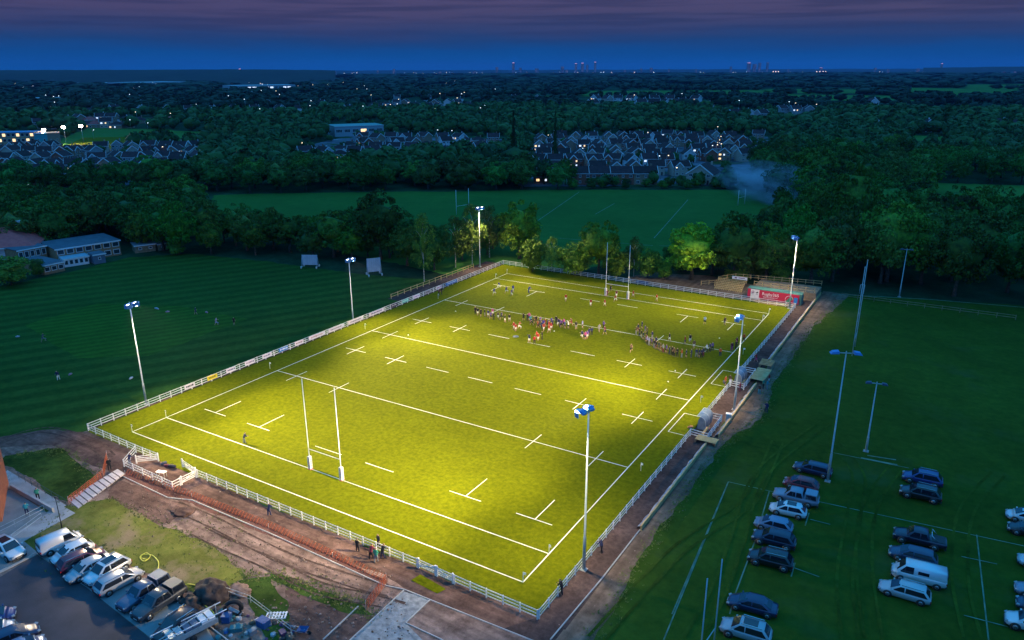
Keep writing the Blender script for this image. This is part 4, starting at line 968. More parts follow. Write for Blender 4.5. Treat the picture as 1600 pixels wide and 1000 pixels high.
for i,(u,vb,vt) in enumerate([(42,229,207),(73,227,203),(104,225,199),(131,223,197)]):
    p=G(u,vb); h=top_h(u,vb,vt); root=empty('floodlight_mast',(*p.xy,0)); tag(root,'glaring distant floodlight by the far school, '+nth(i)+' from the left','floodlight','glaring floodlights at the far school')
    MB().tube([(0,0,0),(0,0,h)],[.22,.14],8,m_pole).build('pole',parent=root); b=MB().box((0,0,h),(2.6,.5,.9),YAW,m=m_headd); b.build('lamp_housing',parent=root)
    MB().box((.15*math.sin(YAW)*2,-.15*math.cos(YAW)*2,h),(2.4,.12,1.5),YAW,m=m_glow).build('lamp_glass',parent=root)
    ld=bpy.data.lights.new('floodlight_beam','SPOT'); ld.energy=30000; ld.color=(1,.82,.55); ld.spot_size=R(130); ld.spot_blend=.6; ld.shadow_soft_size=.5
    lo=bpy.data.objects.new('floodlight_beam',ld); COL.objects.link(lo); q=p-Vector((fw.x,fw.y,0)).normalized()*1.5; lo.location=(q.x,q.y,h-.5)
    t_=G(u+20,233)-Vector((fw.x,fw.y,0)).normalized()*(30 if i>1 else -20); lo.rotation_euler=(Vector((t_.x,t_.y,0))-lo.location).to_track_quat('-Z','Y').to_euler()
# street lamps seen as points of light
m_sl=mat('street_lamp_glass',(1,.9,.7),.3,emit=(1,.74,.45),es=3.5); m_slw=mat('street_lamp_glass_white',(1,1,1),.3,emit=(.8,.9,1),es=3)
def lampproto(m):
    root=empty('street_lamp',(0,0,0)); MB().tube([(0,0,0),(0,0,6.5),(.8,0,6.9)],[.09,.07,.05],6,m_pole).build('pole',parent=root); MB().tube([(.8,0,6.62),(.8,0,6.9)],[.34,.22],8,m).build('lamp_head',parent=root); return Proto(root)
LPR=[lampproto(m_sl),lampproto(m_slw)]
SLP=[(878,262,0),(1013,222,0),(1028,264,1),(1041,263,0),(1112,245,1),(1118,244,0),(1126,242,0),(1044,233,0),(1127,228,0),(1054,285,0),(1120,213,0),(912,250,1),(855,226,0),(825,276,0),(215,190,0),(232,207,1),(147,218,1),(205,202,1),(270,192,0),(136,288,0),(110,286,0),(20,297,0),(370,258,0),(396,258,0),(255,247,0),(683,218,1),(705,219,1),(640,230,0),(473,240,0),(455,247,0),(1240,176,0),(1232,174,1),(1274,178,0),(1154,172,1),(990,163,0),(1065,160,1),(720,160,1),(625,170,0),(357,164,1),(95,164,1),(88,165,1),(75,162,1)]
r=random.Random(3)
for k in range(34):
    u,v=r.uniform(20,790),r.uniform(132,185); SLP.append((u,v,r.randrange(2)))
SLP.sort()
for i,(u,v,k) in enumerate(SLP):
    d=depth(G(u,v)); o=LPR[k].put((*G(u,v).xy,0),r.uniform(0,6),1 if d<500 else min(2.0,d/550)); tag(o,('amber' if k==0 else 'cool white')+' lit street lamp, '+nth(i)+' from the left among all the distant lamps','street lamp','distant street lamps')
# ------------------------------------------------------------------ skyline
m_tow=mat('tower_concrete',(.22,.20,.24),.8,(.30,.27,.32),.02)
mt_,t_,N_,K_,b_=nt('tower_lit_windows'); bk=N_.new('ShaderNodeTexNoise'); bk.inputs['Scale'].default_value=.12; bk.inputs['Detail'].default_value=3; gg=N_.new('ShaderNodeNewGeometry'); K_.new(gg.outputs['Position'],bk.inputs['Vector'])
rr_=N_.new('ShaderNodeValToRGB'); rr_.color_ramp.elements[0].position=.52; rr_.color_ramp.elements[1].position=.66; rr_.color_ramp.elements[0].color=(.02,.015,.05,1); rr_.color_ramp.elements[1].color=(.75,.6,1,1); K_.new(bk.outputs['Fac'],rr_.inputs[0]); K_.new(rr_.outputs[0],b_.inputs['Emission Color']); b_.inputs['Emission Strength'].default_value=.35; b_.inputs['Base Color'].default_value=(.1,.1,.14,1)
def tower(u,vt,wpx,dist,i,cap=None):
    vb=500-FPX*math.tan(PITCH-math.atan(0)-0) if 0 else None
    dirv=fw+rt*((u-800)/FPX); dirv.z=0; dirv.normalize(); p=Vector((CX,CY,0))+dirv*dist
    d=Vector((p.x,p.y,0))-CAMP; lo,hi=0,600
    for _ in range(40):
        m_=(lo+hi)/2; dd=Vector((p.x,p.y,m_))-CAMP
        if 500-FPX*dd.dot(up)/dd.dot(fw)>vt: lo=m_
        else: hi=m_
    h=lo; wd=wpx/FPX*dd.dot(fw); root=empty('tower_block',(p.x,p.y,0),YAW)
    b=MB().box((0,0,h/2),(wd,wd,h),m=m_tow); n=max(3,int(h/14))
    for k in range(n): b.box((0,-wd/2-.3,h*(k+.6)/n),(wd*.86,.6,h/n*.42),m=mt_)
    b.build('wall',parent=root)
    if cap: MB().tube([(0,0,h),(0,0,h*1.12)],[wd*.1,wd*.04],6,m_tow).build('mast',parent=root); MB().box((0,0,h*1.02),(wd*.8,wd*.8,h*.05),m=mat('beacon',(1,.6,.7),.4,emit=(1,.45,.6),es=cap)).build('beacon',parent=root)
    tag(root,'distant tower block on the skyline, '+nth(i)+' from the left','tower block','tower blocks on the skyline')
TW=[(395,111,3,6000,0),(418,108,3,6500,1),(440,111,5,6000,0),(515,110,3,7000,0),(552,112,4,6000,0),(612,110,3,8000,0),(635,108,4,8000,0),(700,112,5,7000,0),(748,111,5,8000,0),(780,105,4,9500,0),(803,98.5,4,11000,1),(813,106,4,11000,0),(836,107,6,10000,0),(872,104,5,11000,0),(878,109,4,9000,0),(891,99.5,3.5,12000,3),(900,99,4.5,12000,3),(907,101,3,12000,0),(918,97.5,3,12000,1),(960,109,4,9000,0),(983,107,3,9000,0),(997,106,4,9000,0),(1022,108,3,10000,0),(1060,108,3,10000,0),(1109,104,3,12000,0),(1134,98.5,5,13000,1),(1142,100,5,13000,0),(1149,98,3.5,13000,0),(1160,97.5,3,13000,0),(1190,108,3,12000,0),(1236,106,4,12000,1),(1312,106,3,11000,0),(1330,108,4,10000,0),(1372,107,5,12000,0),(1405,99.5,2.6,13000,6),(1425,107,3,12000,0),(1447,108,4,11000,0),(1494,112,5,7000,0),(1508,112,6,7000,0),(1527,111,6,7000,0)]
for i,a in enumerate(TW): tower(*a[:4],i,a[4] or None)
# ridges
def ridge(name,prof,dist,thick,m):
    f2=Vector((fw.x,fw.y,0)).normalized(); vs=[];fs=[];rr=random.Random(2); n=0
    for k,(u,v) in enumerate(prof):
        dirv=(fw+rt*((u-800)/FPX)); dirv.z=0; dirv.normalize(); s=1/dirv.dot(f2)
        p=Vector((CX,CY,0))+dirv*dist*s; dd=(500-v)/FPX; ang=math.atan(dd)-PITCH; h=CZ+dist*math.tan(ang)
        for j,(a,hh) in enumerate(((0,-6),(.35,.6),(.6,1),(1,1.02),(1.6,-.1))):
            q=p+dirv*thick*(a-.6); vs.append((q.x,q.y,h*hh if hh>-1 else -6))
    c=5
    for k in range(len(prof)-1):
        for j in range(c-1): fs.append((k*c+j,(k+1)*c+j,(k+1)*c+j+1,k*c+j+1))
    o=MB().add(vs,fs,m,True).build(name); o['kind']='structure'
m_hill=mat('wooded_hill',(.006,.010,.012),.95,(.014,.022,.02),.01,detail=10)
rr=random.Random(4)
ridge('hill',[(u,107.2+rr.uniform(-.35,.35)+(max(0,u-400)/110)**2*1.2) for u in range(-260,560,14)],3700,1500,m_hill)
ridge('hill',[(u,106+rr.uniform(-.3,.3)+max(0,(1560-u)/90)) for u in range(1380,1900,14)],8500,2600,m_hill)
ridge('hill',[(u,109.4+rr.uniform(-.3,.3)) for u in range(500,1500,16)],15000,2600,m_hill)
# the mass of far city lights
def city():
    g=random.Random(12); mats_=[mat('city_light_white',(1,1,1),.4,emit=(.8,.87,1),es=2.6),mat('city_light_warm',(1,.8,.6),.4,emit=(1,.66,.5),es=3),mat('city_light_blue',(.6,.8,1),.4,emit=(.45,.65,1),es=2)]
    b=MB()
    def pt(u,v,s,m):
        p=G(u,v); r_=s*depth(p)/FPX; z=r_+6
        b.add([(p.x-r_,p.y,z),(p.x+r_,p.y,z),(p.x,p.y-r_,z),(p.x,p.y+r_,z),(p.x,p.y,z-r_),(p.x,p.y,z+r_)],[(0,2,5),(2,1,5),(1,3,5),(3,0,5),(2,0,4),(1,2,4),(3,1,4),(0,3,4)],m)
    for _ in range(230):
        u=g.triangular(380,1000,700); pt(u,g.uniform(113.5,124),g.uniform(.22,.55),g.choice(mats_))
    for _ in range(90): pt(g.uniform(820,1180),g.uniform(114,119),g.uniform(.3,.6),g.choice(mats_[:2]))
    for _ in range(60): pt(g.uniform(1100,1600),g.uniform(112.5,118),g.uniform(.2,.5),g.choice(mats_))
    for _ in range(120): pt(g.uniform(0,480),g.uniform(121,142),g.uniform(.2,.55),g.choice(mats_))
    for u in (1276,1281,1286,1290,1208,1212,1216): pt(u,113.5,.8,mats_[1])
    o=b.build('city_lights'); tag(o,kind='stuff')
city()
# ------------------------------------------------------------------ vehicles
m_glass=mat('car_glass',(.012,.018,.03),.04,spec=1.0)
m_tyre=mat('tyre_rubber',(.02,.02,.022),.8); m_rim=mat('alloy_rim',(.45,.46,.48),.35,metal=.7)
m_head_=mat('headlight_glass',(.32,.34,.36),.12); m_tail=mat('tail_light_glass',(.45,.02,.02),.2); m_plastic=mat('dark_plastic',(.03,.03,.035),.6); m_chrome=mat('chrome_trim',(.65,.66,.68),.2,metal=.9); m_plate=mat('number_plate',(.7,.7,.66),.5)
PAINT={}
def paint(n,c,metal=.25): 
    if n not in PAINT: PAINT[n]=mat('car_paint_'+n,c,.28,metal=metal,coat=.8)
    return PAINT[n]
CARS={ # L,W,H, belt, hood z(front), xw0,xw1,xr1,xr0, ground clearance
'hatch':(4.2,1.80,1.50,.90,.73,1.30,.35,-1.35,-1.98,.2),'saloon':(4.7,1.84,1.45,.90,.70,1.35,.40,-.95,-1.85,.18),
'estate':(4.7,1.84,1.50,.90,.73,1.35,.45,-1.75,-2.25,.18),'suv':(4.6,1.92,1.70,1.02,.86,1.30,.50,-1.6,-2.15,.26),
'van':(4.4,1.84,1.86,1.0,.84,1.65,.95,-2.05,-2.16,.22),'bigvan':(5.05,1.98,1.97,1.08,.90,2.1,1.3,-2.4,-2.5,.24),
'pickup':(5.25,1.88,1.80,1.06,.95,1.35,.65,-.70,-.95,.3)}
def car_mesh(kind,pm,rails=False,sunroof=False,canopy=None):
    Ln,Wd,H,zb,zh,xw0,xw1,xr1,xr0,gc=CARS[kind]; h=Ln/2; w=Wd/2; root=empty('car',(0,0,0))
    def sec(x,hw,zl,zt,tuck=1):
        return [(x,y,z) for y,z in ((-hw*.86,zl),(-hw*.97,zl+.10),(-hw,zl+(zt-zl)*.5),(-hw*.985,zt-.12),(-hw*.90,zt-.015),(-hw*.45,zt+.02*tuck),(hw*.45,zt+.02*tuck),(hw*.90,zt-.015),(hw*.985,zt-.12),(hw,zl+(zt-zl)*.5),(hw*.97,zl+.10),(hw*.86,zl))]
    if kind=='pickup': st=[(-h,w*.93,.55,zb-.02),(-h+.1,w*.96,gc+.2,zb),(-h+.9,w,gc,zb),(xr0,w,gc,zb),(xr0+.1,w,gc,zb),(xw0,w,gc,zb+.01),(xw0+.1,w,gc,zb+.0),(h-.55,w*.98,gc,zh+.03),(h-.12,w*.90,gc+.05,zh-.08),(h,w*.80,.42,zh-.28)]
    else: st=[(-h,w*.86,.50,zb-.12),(-h+.12,w*.94,gc+.12,zb-.02),(-h+.7,w*.99,gc,zb),(-.3,w,gc,zb),(xw0-.1,w,gc,zb),(xw0+.1,w*.99,gc,zb-.01),(h-.75,w*.98,gc,zh+.05),(h-.4,w*.94,gc,zh-.01),(h-.15,w*.84,gc+.05,zh-.12),(h-.03,w*.68,.34,zh-.25),(h,w*.5,.42,zh-.36)]
    b=MB(); n=12; vs=[]
    for s in st: vs+=sec(*s)
    fs=[]
    for i in range(len(st)-1):
        for k in range(n-1): fs.append((i*n+k,i*n+k+1,(i+1)*n+k+1,(i+1)*n+k))
        fs.append((i*n+n-1,i*n,(i+1)*n,(i+1)*n+n-1))
    fs.append(tuple(range(n))[::-1]); fs.append(tuple(range((len(st)-1)*n,len(st)*n)))
    b.add(vs,fs,pm,True)
    # greenhouse
    wb=w*.93; wt=w*.79
    cs=[(xr0,wb*.95,wb*.93,zb+.03),(xr1,wb,wt,H-.03),((xr1+xw1)/2,wb,wt,H),(xw1,wb,wt,H-.03),(xw0,wb*.95,wb*.93,zb+.03)]
    vs=[];m_=8
    for x,ba,ta,z in cs:
        vs+=[(x,-ba,zb-.04),(x,-(ba*.15+ta*.85),zb-.04+(z-zb+.04)*.86),(x,-ta*.88,z-.01),(x,-ta*.4,z+.02),(x,ta*.4,z+.02),(x,ta*.88,z-.01),(x,(ba*.15+ta*.85),zb-.04+(z-zb+.04)*.86),(x,ba,zb-.04)]
    fs=[]
    for i in range(len(cs)-1):
        for k in range(m_-1): fs.append((i*m_+k,i*m_+k+1,(i+1)*m_+k+1,(i+1)*m_+k))
    b.add(vs,fs,pm,True)
    body=b.build('body',parent=root)
    for p in body.data.polygons: p.use_smooth=True
    # glass
    def lerp3(a,c,t): return tuple(a[i]+(c[i]-a[i])*t for i in range(3))
    def scr(name,xa,za,ya,xb,zb_,yb,o):
        n_=Vector((zb_-za,0,-(xb-xa))).normalized()*o*(1 if xb<xa else -1)
        if n_.z<0: n_=-n_
        q=[Vector(p)+n_ for p in ((xa,-ya,za),(xa,ya,za),(xb,yb,zb_),(xb,-yb,zb_))]
        return MB().add(q,[(0,1,2,3)],m_glass).build(name,parent=root)
    scr('windscreen',xw0-.06,zb+.06,wb*.84,xw1+.04,H-.07,wt*.84,.03)
    if kind not in('van','bigvan'): scr('rear_window',xr0+.06,zb+.08,wb*.82,xr1-.04,H-.09,wt*.8,.03)
    else: MB().box((xr0-.03,0,zb+.38),(.04,wb*1.5,.42),m=m_glass).build('rear_window',parent=root)
    def side(xa,xb,xc,xd,s):   # bottom xa..xb, top xc..xd
        z0,z1=zb+.02,zb+(H-zb)*.84; 
        def y(z): return s*(wb+(wt*.95+wb*.05-wb)*((z-zb)/(H-zb))*1.02+.02)
        q=[(xa,y(z0),z0),(xb,y(z0),z0),(xd,y(z1),z1),(xc,y(z1),z1)]
        return MB().add(q,[(0,1,2,3)],m_glass).build('side_window',parent=root)
    mid=.05 if kind!='pickup' else .1
    f0=xw0-.25; f1=xw1-.02
    for s in(-1,1):
        if kind in('van','bigvan'): side(xw1-.75,f0,xw1-.75,f1,s); 
        else:
            side(-mid*0+.05-(.0),f0,.05,f1,s); rear=xr0+.30 if kind!='pickup' else xr0+.15; side(rear if kind in('hatch','saloon','pickup') else xr0+.22,-.05,xr1+.12,-.05,s)
            if kind in('estate','suv'): pass
        MB().box((xw0-.28,s*(w+.10),zb+.08),(.14,.2,.14),m=pm).build('wing_mirror',parent=root)
        MB().box((h-.17,s*w*.66,zh-.17),(.30,.36,.12),m=m_head_,rz=-s*.5,ry=.25).build('headlight',parent=root)
        MB().box((-h+.03,s*w*.76,zb-.28),(.10,.26,.2),m=m_tail).build('tail_light',parent=root)
        if rails: MB().bar((xr1+.1,s*wt*.9,H+.06),(xw1-.1,s*wt*.9,H+.06),.05,.05,m_chrome).build('roof_rail',parent=root)
    MB().box((h-.03,0,zh-.40),(.10,w*.95,.18),m=m_plastic).build('grille',parent=root)
    MB().box((h+.005,0,.42),(.03,.52,.11),m=m_plate).build('number_plate',parent=root); MB().box((-h-.005,0,.62),(.03,.52,.11),m=m_plate).build('number_plate',parent=root)
    MB().box((h-.10,0,.33),(.22,w*1.55,.2),m=m_plastic).build('bumper',parent=root); MB().box((-h+.08,0,.40),(.2,w*1.7,.22),m=m_plastic).build('bumper',parent=root)
    if sunroof: MB().box(((xr1+xw1)/2+.15,0,H+.012),((xw1-xr1)*.62,wt*1.25,.03),m=m_glass).build('sunroof',parent=root)
    if kind=='bigvan':
        for s in(-1,1): MB().box((-.35,s*(w*.90),zb+.32),(1.0,.03,.36),m=m_glass).build('side_window',parent=root)
    if kind=='pickup':
        if canopy:
            c=MB(); z0=zb; z1=H-.04; x0=xr0-.08; x1=-h+.08
            c.add([(x0,-wb,z0),(x0,wb,z0),(x1,wb,z0),(x1,-wb,z0),(x0,-wt,z1),(x0,wt,z1),(x1+.18,wt,z1),(x1+.18,-wt,z1)],[(4,5,6,7)[::-1],(0,1,5,4),(1,2,6,5),(2,3,7,6),(3,0,4,7)],pm)
            co_=c.build('canopy',parent=root)
            for s in(-1,1):
                yy=lambda z: s*(wb+(wt-wb)*(z-z0)/(z1-z0)+.012)
                MB().add([(x0-.12,yy(z0+.1),z0+.1),(x1+.2,yy(z0+.1),z0+.1),(x1+.3,yy(z1-.1),z1-.1),(x0-.12,yy(z1-.1),z1-.1)],[(0,1,2,3)],m_glass).build('canopy_window',parent=co_)
        else:
            MB().box(((xr0-h)/2-.02,0,zb+.03),(h+xr0-.35,w*1.6,.03),m=m_plastic).build('load_bed',parent=root)
            for s in(-1,1):
                MB().tube([(xr0-.1,s*wt,H-.05),(xr0-.75,s*w*.8,zb+.05)],.04,6,m_chrome).build('sports_bar',parent=root)
            MB().tube([(xr0-.12,-wt,H-.04),(xr0-.12,wt,H-.04)],.04,6,m_chrome).build('sports_bar',parent=root)
    wr=.33 if kind not in('suv','pickup') else .38; 
    for sx in (h-.88,-h+.86 if kind!='pickup' else -h+1.15):
        for s in(-1,1):
            MB().tube([(sx,s*(w-.12),wr),(sx,s*(w+.004),wr)],[wr+.075,wr+.075],18,m_plastic).build('wheel_arch',parent=root)
            t=MB().tube([(sx,s*(w-.16),wr),(sx,s*(w+.03),wr)],[wr,wr],20,m_tyre).build('wheel',parent=root)
            r_=MB(); r_.tube([(sx,s*(w+.0),wr),(sx,s*(w+.045),wr)],[wr*.64,wr*.58],14,m_rim)
            for k in range(5):
                a=k*2*PI/5; r_.box((sx+math.cos(a)*wr*.3,s*(w+.05),wr+math.sin(a)*wr*.3),(wr*.5,.02,wr*.1),m=m_tyre,ry=-a+.3)
            r_.build('rim',parent=t)
    return root
def car(u0,v0,u1,v1,kind,pn,pc,label,group,front='a',zz=.5,rz=None,**k):
    a=G(u0,v0,zz); b=G(u1,v1,zz); c=(a+b)/2; d=(a-b) if front=='a' else (b-a); az=math.atan2(d.y,d.x) if rz is None else rz
    o=car_mesh(kind,paint(pn,pc),**k); o.location=(c.x,c.y,.03); o.rotation_euler.z=az
    if kind in('van','bigvan'): o.name='van'
    tag(o,label,'van' if kind in('van','bigvan') else 'pickup truck' if kind=='pickup' else 'car',group); return o
GR='cars parked on the right field'; GL='cars parked in the paved bays'
W_=(.70,.70,.72); NAVY=(.015,.022,.075); BLK=(.012,.013,.018); SIL=(.38,.40,.43); LB=(.16,.22,.34); RED=(.16,.012,.02)
PI_=PI
car(1240,726,1300,741,'estate','navy',NAVY,'dark blue estate car behind the foot of the tall unlit mast',GR)
car(1223,750,1281,764,'hatch','red',(.22,.015,.025),'dark red hatchback between the blue estate and grey pickup',GR)
car(1208,770,1280,787,'pickup','greyblue',(.20,.24,.32),'grey pickup with canopy in the left row, below the red hatchback',GR,canopy=True)
car(1202,791,1261,804,'hatch','white',W_,'white hatchback with dark sunroof in the left row',GR,sunroof=True)
car(1178,813,1240,829,'hatch','lightblue',LB,'pale blue-grey car just below the white hatchback',GR)
car(1178,836,1241,852,'suv','darkblue',(.012,.018,.05),'dark blue off-roader between the pale car and the black one',GR)
car(1170,867,1238,884,'suv','black',BLK,'black off-roader with roof rails, last of the tight left row',GR,rails=True)
car(1141,936,1211,955,'saloon','navy2',(.016,.026,.08),'dark navy saloon on its own above the silver sunroof car',GR)
car(1129,976,1202,998,'suv','silver',SIL,'silver car with roof rails and big dark sunroof at the bottom edge',GR,rails=True,sunroof=True)
car(1404,741,1479,757,'suv','blue',(.02,.035,.17),'bright blue off-roader at the top of the middle row',GR,rails=True)
car(1406,765,1471,780,'suv','black2',(.014,.016,.022),'black off-roader with pale rims beneath the bright blue one',GR,rails=True)
car(1396,833,1478,853,'pickup','navy3',(.012,.016,.04),'dark pickup with open bed and chrome sports bar',GR)
car(1392,860,1462,878,'estate','slate',(.03,.045,.10),'dark slate car squeezed between the open pickup and white van',GR)
car(1394,890,1477,911,'bigvan','white',W_,'tall white van in the middle row',GR)
car(1373,913,1455,937,'estate','silver2',(.45,.48,.50),'light silver estate car in front of the white van',GR,rails=True)
car(1570,801,1640,817,'hatch','white',W_,'white car cut off by the right edge, topmost of that column',GR)
car(1578,822,1648,840,'saloon','black',BLK,'black car cut off by the right edge, just under the white one',GR)
car(1592,872,1662,890,'hatch','palesilver',(.5,.53,.56),'pale silver car showing only its nose at the right edge',GR)
car(1594,918,1664,937,'estate','greyblue',(.2,.24,.32),'grey-blue car showing only its nose, above the dark nose',GR)
car(1593,940,1663,960,'hatch','slate',(.03,.045,.10),'dark car showing only its nose, above the lowest white car',GR)
car(1579,967,1650,988,'suv','white',W_,'white car at the bottom right corner',GR)
car(66,861,122,838,'van','white',W_,'white small van at the head of the bays by the lawn',GL,front='b')
car(82,878,144,850,'hatch','white',W_,'white hatchback between the small van and maroon estate',GL)
car(96,889,159,862,'estate','maroon',(.10,.012,.03),'maroon estate car with roof rails',GL,front='b',rails=True)
car(110,903,168,874,'saloon','silver',SIL,'silver saloon right of the maroon estate',GL)
car(136,911,197,876,'suv','white',W_,'white off-roader with long dark roof glass and roof rails',GL,rails=True,sunroof=True)
car(156,924,215,893,'estate','palegrey',(.42,.42,.44),'pale grey estate car left of the two pickups',GL,front='b',rails=True)
car(189,951,260,907,'pickup','steelblue',(.07,.10,.17),'blue-grey pickup with silver canopy, left one of two',GL,canopy=True)
car(212,966,284,919,'pickup','darkgrey',(.06,.065,.075),'dark grey pickup with silver canopy, right one of two',GL,canopy=True)
car(248,1000,305,960,'suv','black',BLK,'black off-roader beside the builders trailer',GL,rails=True)
car(38,874,-12,846,'suv','white',W_,'white car with dark roof glass at the left edge, nose to the asphalt',GL,sunroof=True)
car(18,958,-50,976,'hatch','blue',(.02,.035,.17),'blue car nosing in from the left edge',GL)
car(14,979,-52,998,'hatch','white',W_,'white car nosing in from the left edge below the blue one',GL)
car(47,985,-16,1010,'saloon','navy2',(.016,.026,.08),'dark navy car at the bottom left corner',GL)
car(62,1003,0,1030,'hatch','lightblue',LB,'light blue car only just in frame at the bottom left',GL)
# ------------------------------------------------------------------ people
m_skin=mat('skin',(.42,.24,.17),.6); m_skinb=mat('skin_dark',(.16,.08,.05),.6)
m_cloth=mat('shirt_cloth',(1,1,1),.9,objcol=True,c2=(.8,.8,.8),scale=6); m_short=mat('trouser_cloth',(1,1,1),.9,objcol=True,c2=(.8,.8,.8),scale=6); m_hair=mat('hair',(.05,.03,.02),.8,rand=.7); m_boot=mat('boots',(.06,.05,.06),.6,rand=.8)
def person_proto(pose,name):
    """one skinned body; clothing cut from the same surface and lifted a little off it"""
    P={}; E=[]; Rr={}
    def add(n,co,r,par=None):
        P[n]=Vector(co); Rr[n]=r
        if par: E.append((par,n))
    lean=pose.get('lean',0); sp=pose.get('stride',.12); kn=pose.get('knee',0)
    add('pel',(0,0,.95),.155); add('bel',(0,lean*.3,1.12),.14,'pel'); add('che',(0,lean*.7,1.34),.165,'bel'); add('nek',(0,lean,1.50),.062,'che'); add('hd0',(0,lean*1.12+.02,1.60),.085,'nek'); add('hd1',(0,lean*1.2+.025,1.70),.102,'hd0')
    for s,n in((-1,'l'),(1,'r')):
        f=s*sp
        add('hip'+n,(s*.10,0,.88),.105,'pel'); add('kne'+n,(s*.12,f*.5+kn*(s>0)*.3+.03,.50+kn*(s>0)*.12),.066,'hip'+n); add('ank'+n,(s*.13,f-kn*(s>0)*.1,.09+kn*(s>0)*.25),.043,'kne'+n); add('toe'+n,(s*.14,f+.17,.045+kn*(s>0)*.2),.035,'ank'+n)
        add('sho'+n,(s*.19,lean*.72,1.40),.07,'che')
        el,ha=pose['arms'][0 if s<0 else 1]
        add('elb'+n,(s*.24+el[0]*s,lean*.72+el[1],1.14+el[2]),.045,'sho'+n); add('wri'+n,(s*.25+ha[0]*s,lean*.72+ha[1],.90+ha[2]),.028,'elb'+n)
        d=(P['wri'+n]-P['elb'+n]).normalized(); x=Vector((0,1,0)) if abs(d.y)<.8 else Vector((0,0,1)); x=(x-d*x.dot(d)).normalized()
        pm=P['wri'+n]+d*.05; add('pal'+n,pm,.030,'wri'+n)
        for k,(o,ln_) in enumerate(((-.030,.075),(-.010,.085),(.010,.08),(.030,.062))):
            a=pm+x*o+d*.035; add('f%d'%k+n,a,.010,'pal'+n); add('g%d'%k+n,a+d*ln_*.9+Vector((-s*.02,0,0)),.008,'f%d'%k+n)
        add('t0'+n,pm+x*.045+d*.005,.011,'pal'+n); add('t1'+n,pm+x*.062+d*.04,.009,'t0'+n)
    names=list(P); me=bpy.data.meshes.new('body'); me.from_pydata([P[n] for n in names],[(names.index(a),names.index(b)) for a,b in E],[]); o=bpy.data.objects.new('tmp',me); COL.objects.link(o)
    md=o.modifiers.new('s','SKIN'); sk=me.skin_vertices[0].data
    for i,n in enumerate(names): r=Rr[n]; sk[i].radius=(r*(1.15 if n in('che','pel','bel') else 1),r*(.82 if n in('che','pel','bel') else 1)); sk[i].use_root=(n=='pel')
    md.use_smooth_shade=True; s2=o.modifiers.new('u','SUBSURF'); s2.levels=1; s2.render_levels=1
    dg=bpy.context.evaluated_depsgraph_get(); dg.update(); bme=bpy.data.meshes.new_from_object(o.evaluated_get(dg)); bpy.data.objects.remove(o)
    bme.materials.clear(); bme.materials.append(m_skin)
    root=empty('person',(0,0,0)); bo=bpy.data.objects.new('body',bme); COL.objects.link(bo); bo.parent=root
    V=[v.co.copy() for v in bme.vertices]; NN=[v.normal.copy() for v in bme.vertices]
    def cut(nm,m,test,off,long=False):
        vs={};vv=[];ff=[]
        for p in bme.polygons:
            c=sum((V[i] for i in p.vertices),Vector())/len(p.vertices)
            if test(c):
                f=[]
                for i in p.vertices:
                    if i not in vs: vs[i]=len(vv); vv.append(V[i]+NN[i]*off)
                    f.append(vs[i])
                ff.append(f)
        b=MB().add(vv,ff,m,True); return b.build(nm,parent=root)
    eL,eR=P['elbl'],P['elbr']
    lo=pose.get('sleeve',.02)
    def shirt(c): 
        if c.z>1.50+.02: return abs(c.x)>.17
        if c.z<.93: return False
        if abs(c.x)>.17 or abs(c.y-lean*.72)>.22:
            w_=P['wril'] if c.x<0 else P['wrir']; return (c-w_).length>(.10 if pose.get('coat') else .26)
        return True
    cut('shirt',m_cloth,shirt,.018)
    lim=.10 if pose.get('long') else .55
    cut('shorts' if not pose.get('long') else 'trousers',m_short,lambda c:lim<c.z<=.97 and abs(c.x)<.215 ,.016)
    cut('boots',m_boot,lambda c:c.z<.13 ,.012)
    h1=P['hd1']
    cut('hair',m_hair,lambda c:(c-h1).length<.16 and (c.z>h1.z+.02 or c.y<h1.y-.02) and c.z>h1.z-.06 ,.012)
    # face: nose, eyes, mouth, ears as small relief on the head surface
    f=MB(); y=h1.y+.098
    f.add([(-.012,y,h1.z-.03),(.012,y,h1.z-.03),(0,y+.028,h1.z-.035),(0,y,h1.z+.015)],[(0,1,2),(0,2,3),(2,1,3)],m_skin)
    f.box((-.034,y-.01,h1.z+.008),(.022,.01,.010),m=m_boot); f.box((.034,y-.01,h1.z+.008),(.022,.01,.010),m=m_boot); f.box((0,y-.012,h1.z-.058),(.04,.012,.008),m=m_tail)
    for s in(-1,1): f.box((s*.103,h1.y+.0,h1.z-.01),(.014,.03,.05),m=m_skin)
    f.build('face',parent=root)
    return Proto(root)
PP={'stand':person_proto(dict(arms=[((0,0,0),(0,.03,0)),((0,0,0),(0,.03,0))]),'stand'),
'walk':person_proto(dict(stride=.28,arms=[((.0,.12,.02),(0,.26,.10)),((0,-.12,.02),(0,-.16,.06))],lean=.05),'walk'),
'cross':person_proto(dict(coat=1,long=1,arms=[((.02,.06,0),(-.12,.24,.2)),((.02,.06,0),(-.12,.24,.22))]),'cross'),
'long':person_proto(dict(coat=1,long=1,arms=[((0,0,0),(0,.06,.02)),((.03,.05,.03),(-.05,.25,.24))],stride=.06),'long'),
'run':person_proto(dict(stride=.34,knee=1,lean=.14,arms=[((.0,.16,.06),(-.03,.34,.30)),((0,-.18,.06),(0,-.12,.22))]),'run'),
'up':person_proto(dict(stride=.1,arms=[((.06,.10,.38),(0,.2,.75)),((.06,.10,.36),(0,.22,.72))]),'up'),
'lean':person_proto(dict(coat=1,long=1,lean=.22,arms=[((.02,.16,.02),(-.08,.36,.2)),((.02,.16,.02),(-.08,.36,.2))]),'lean')}
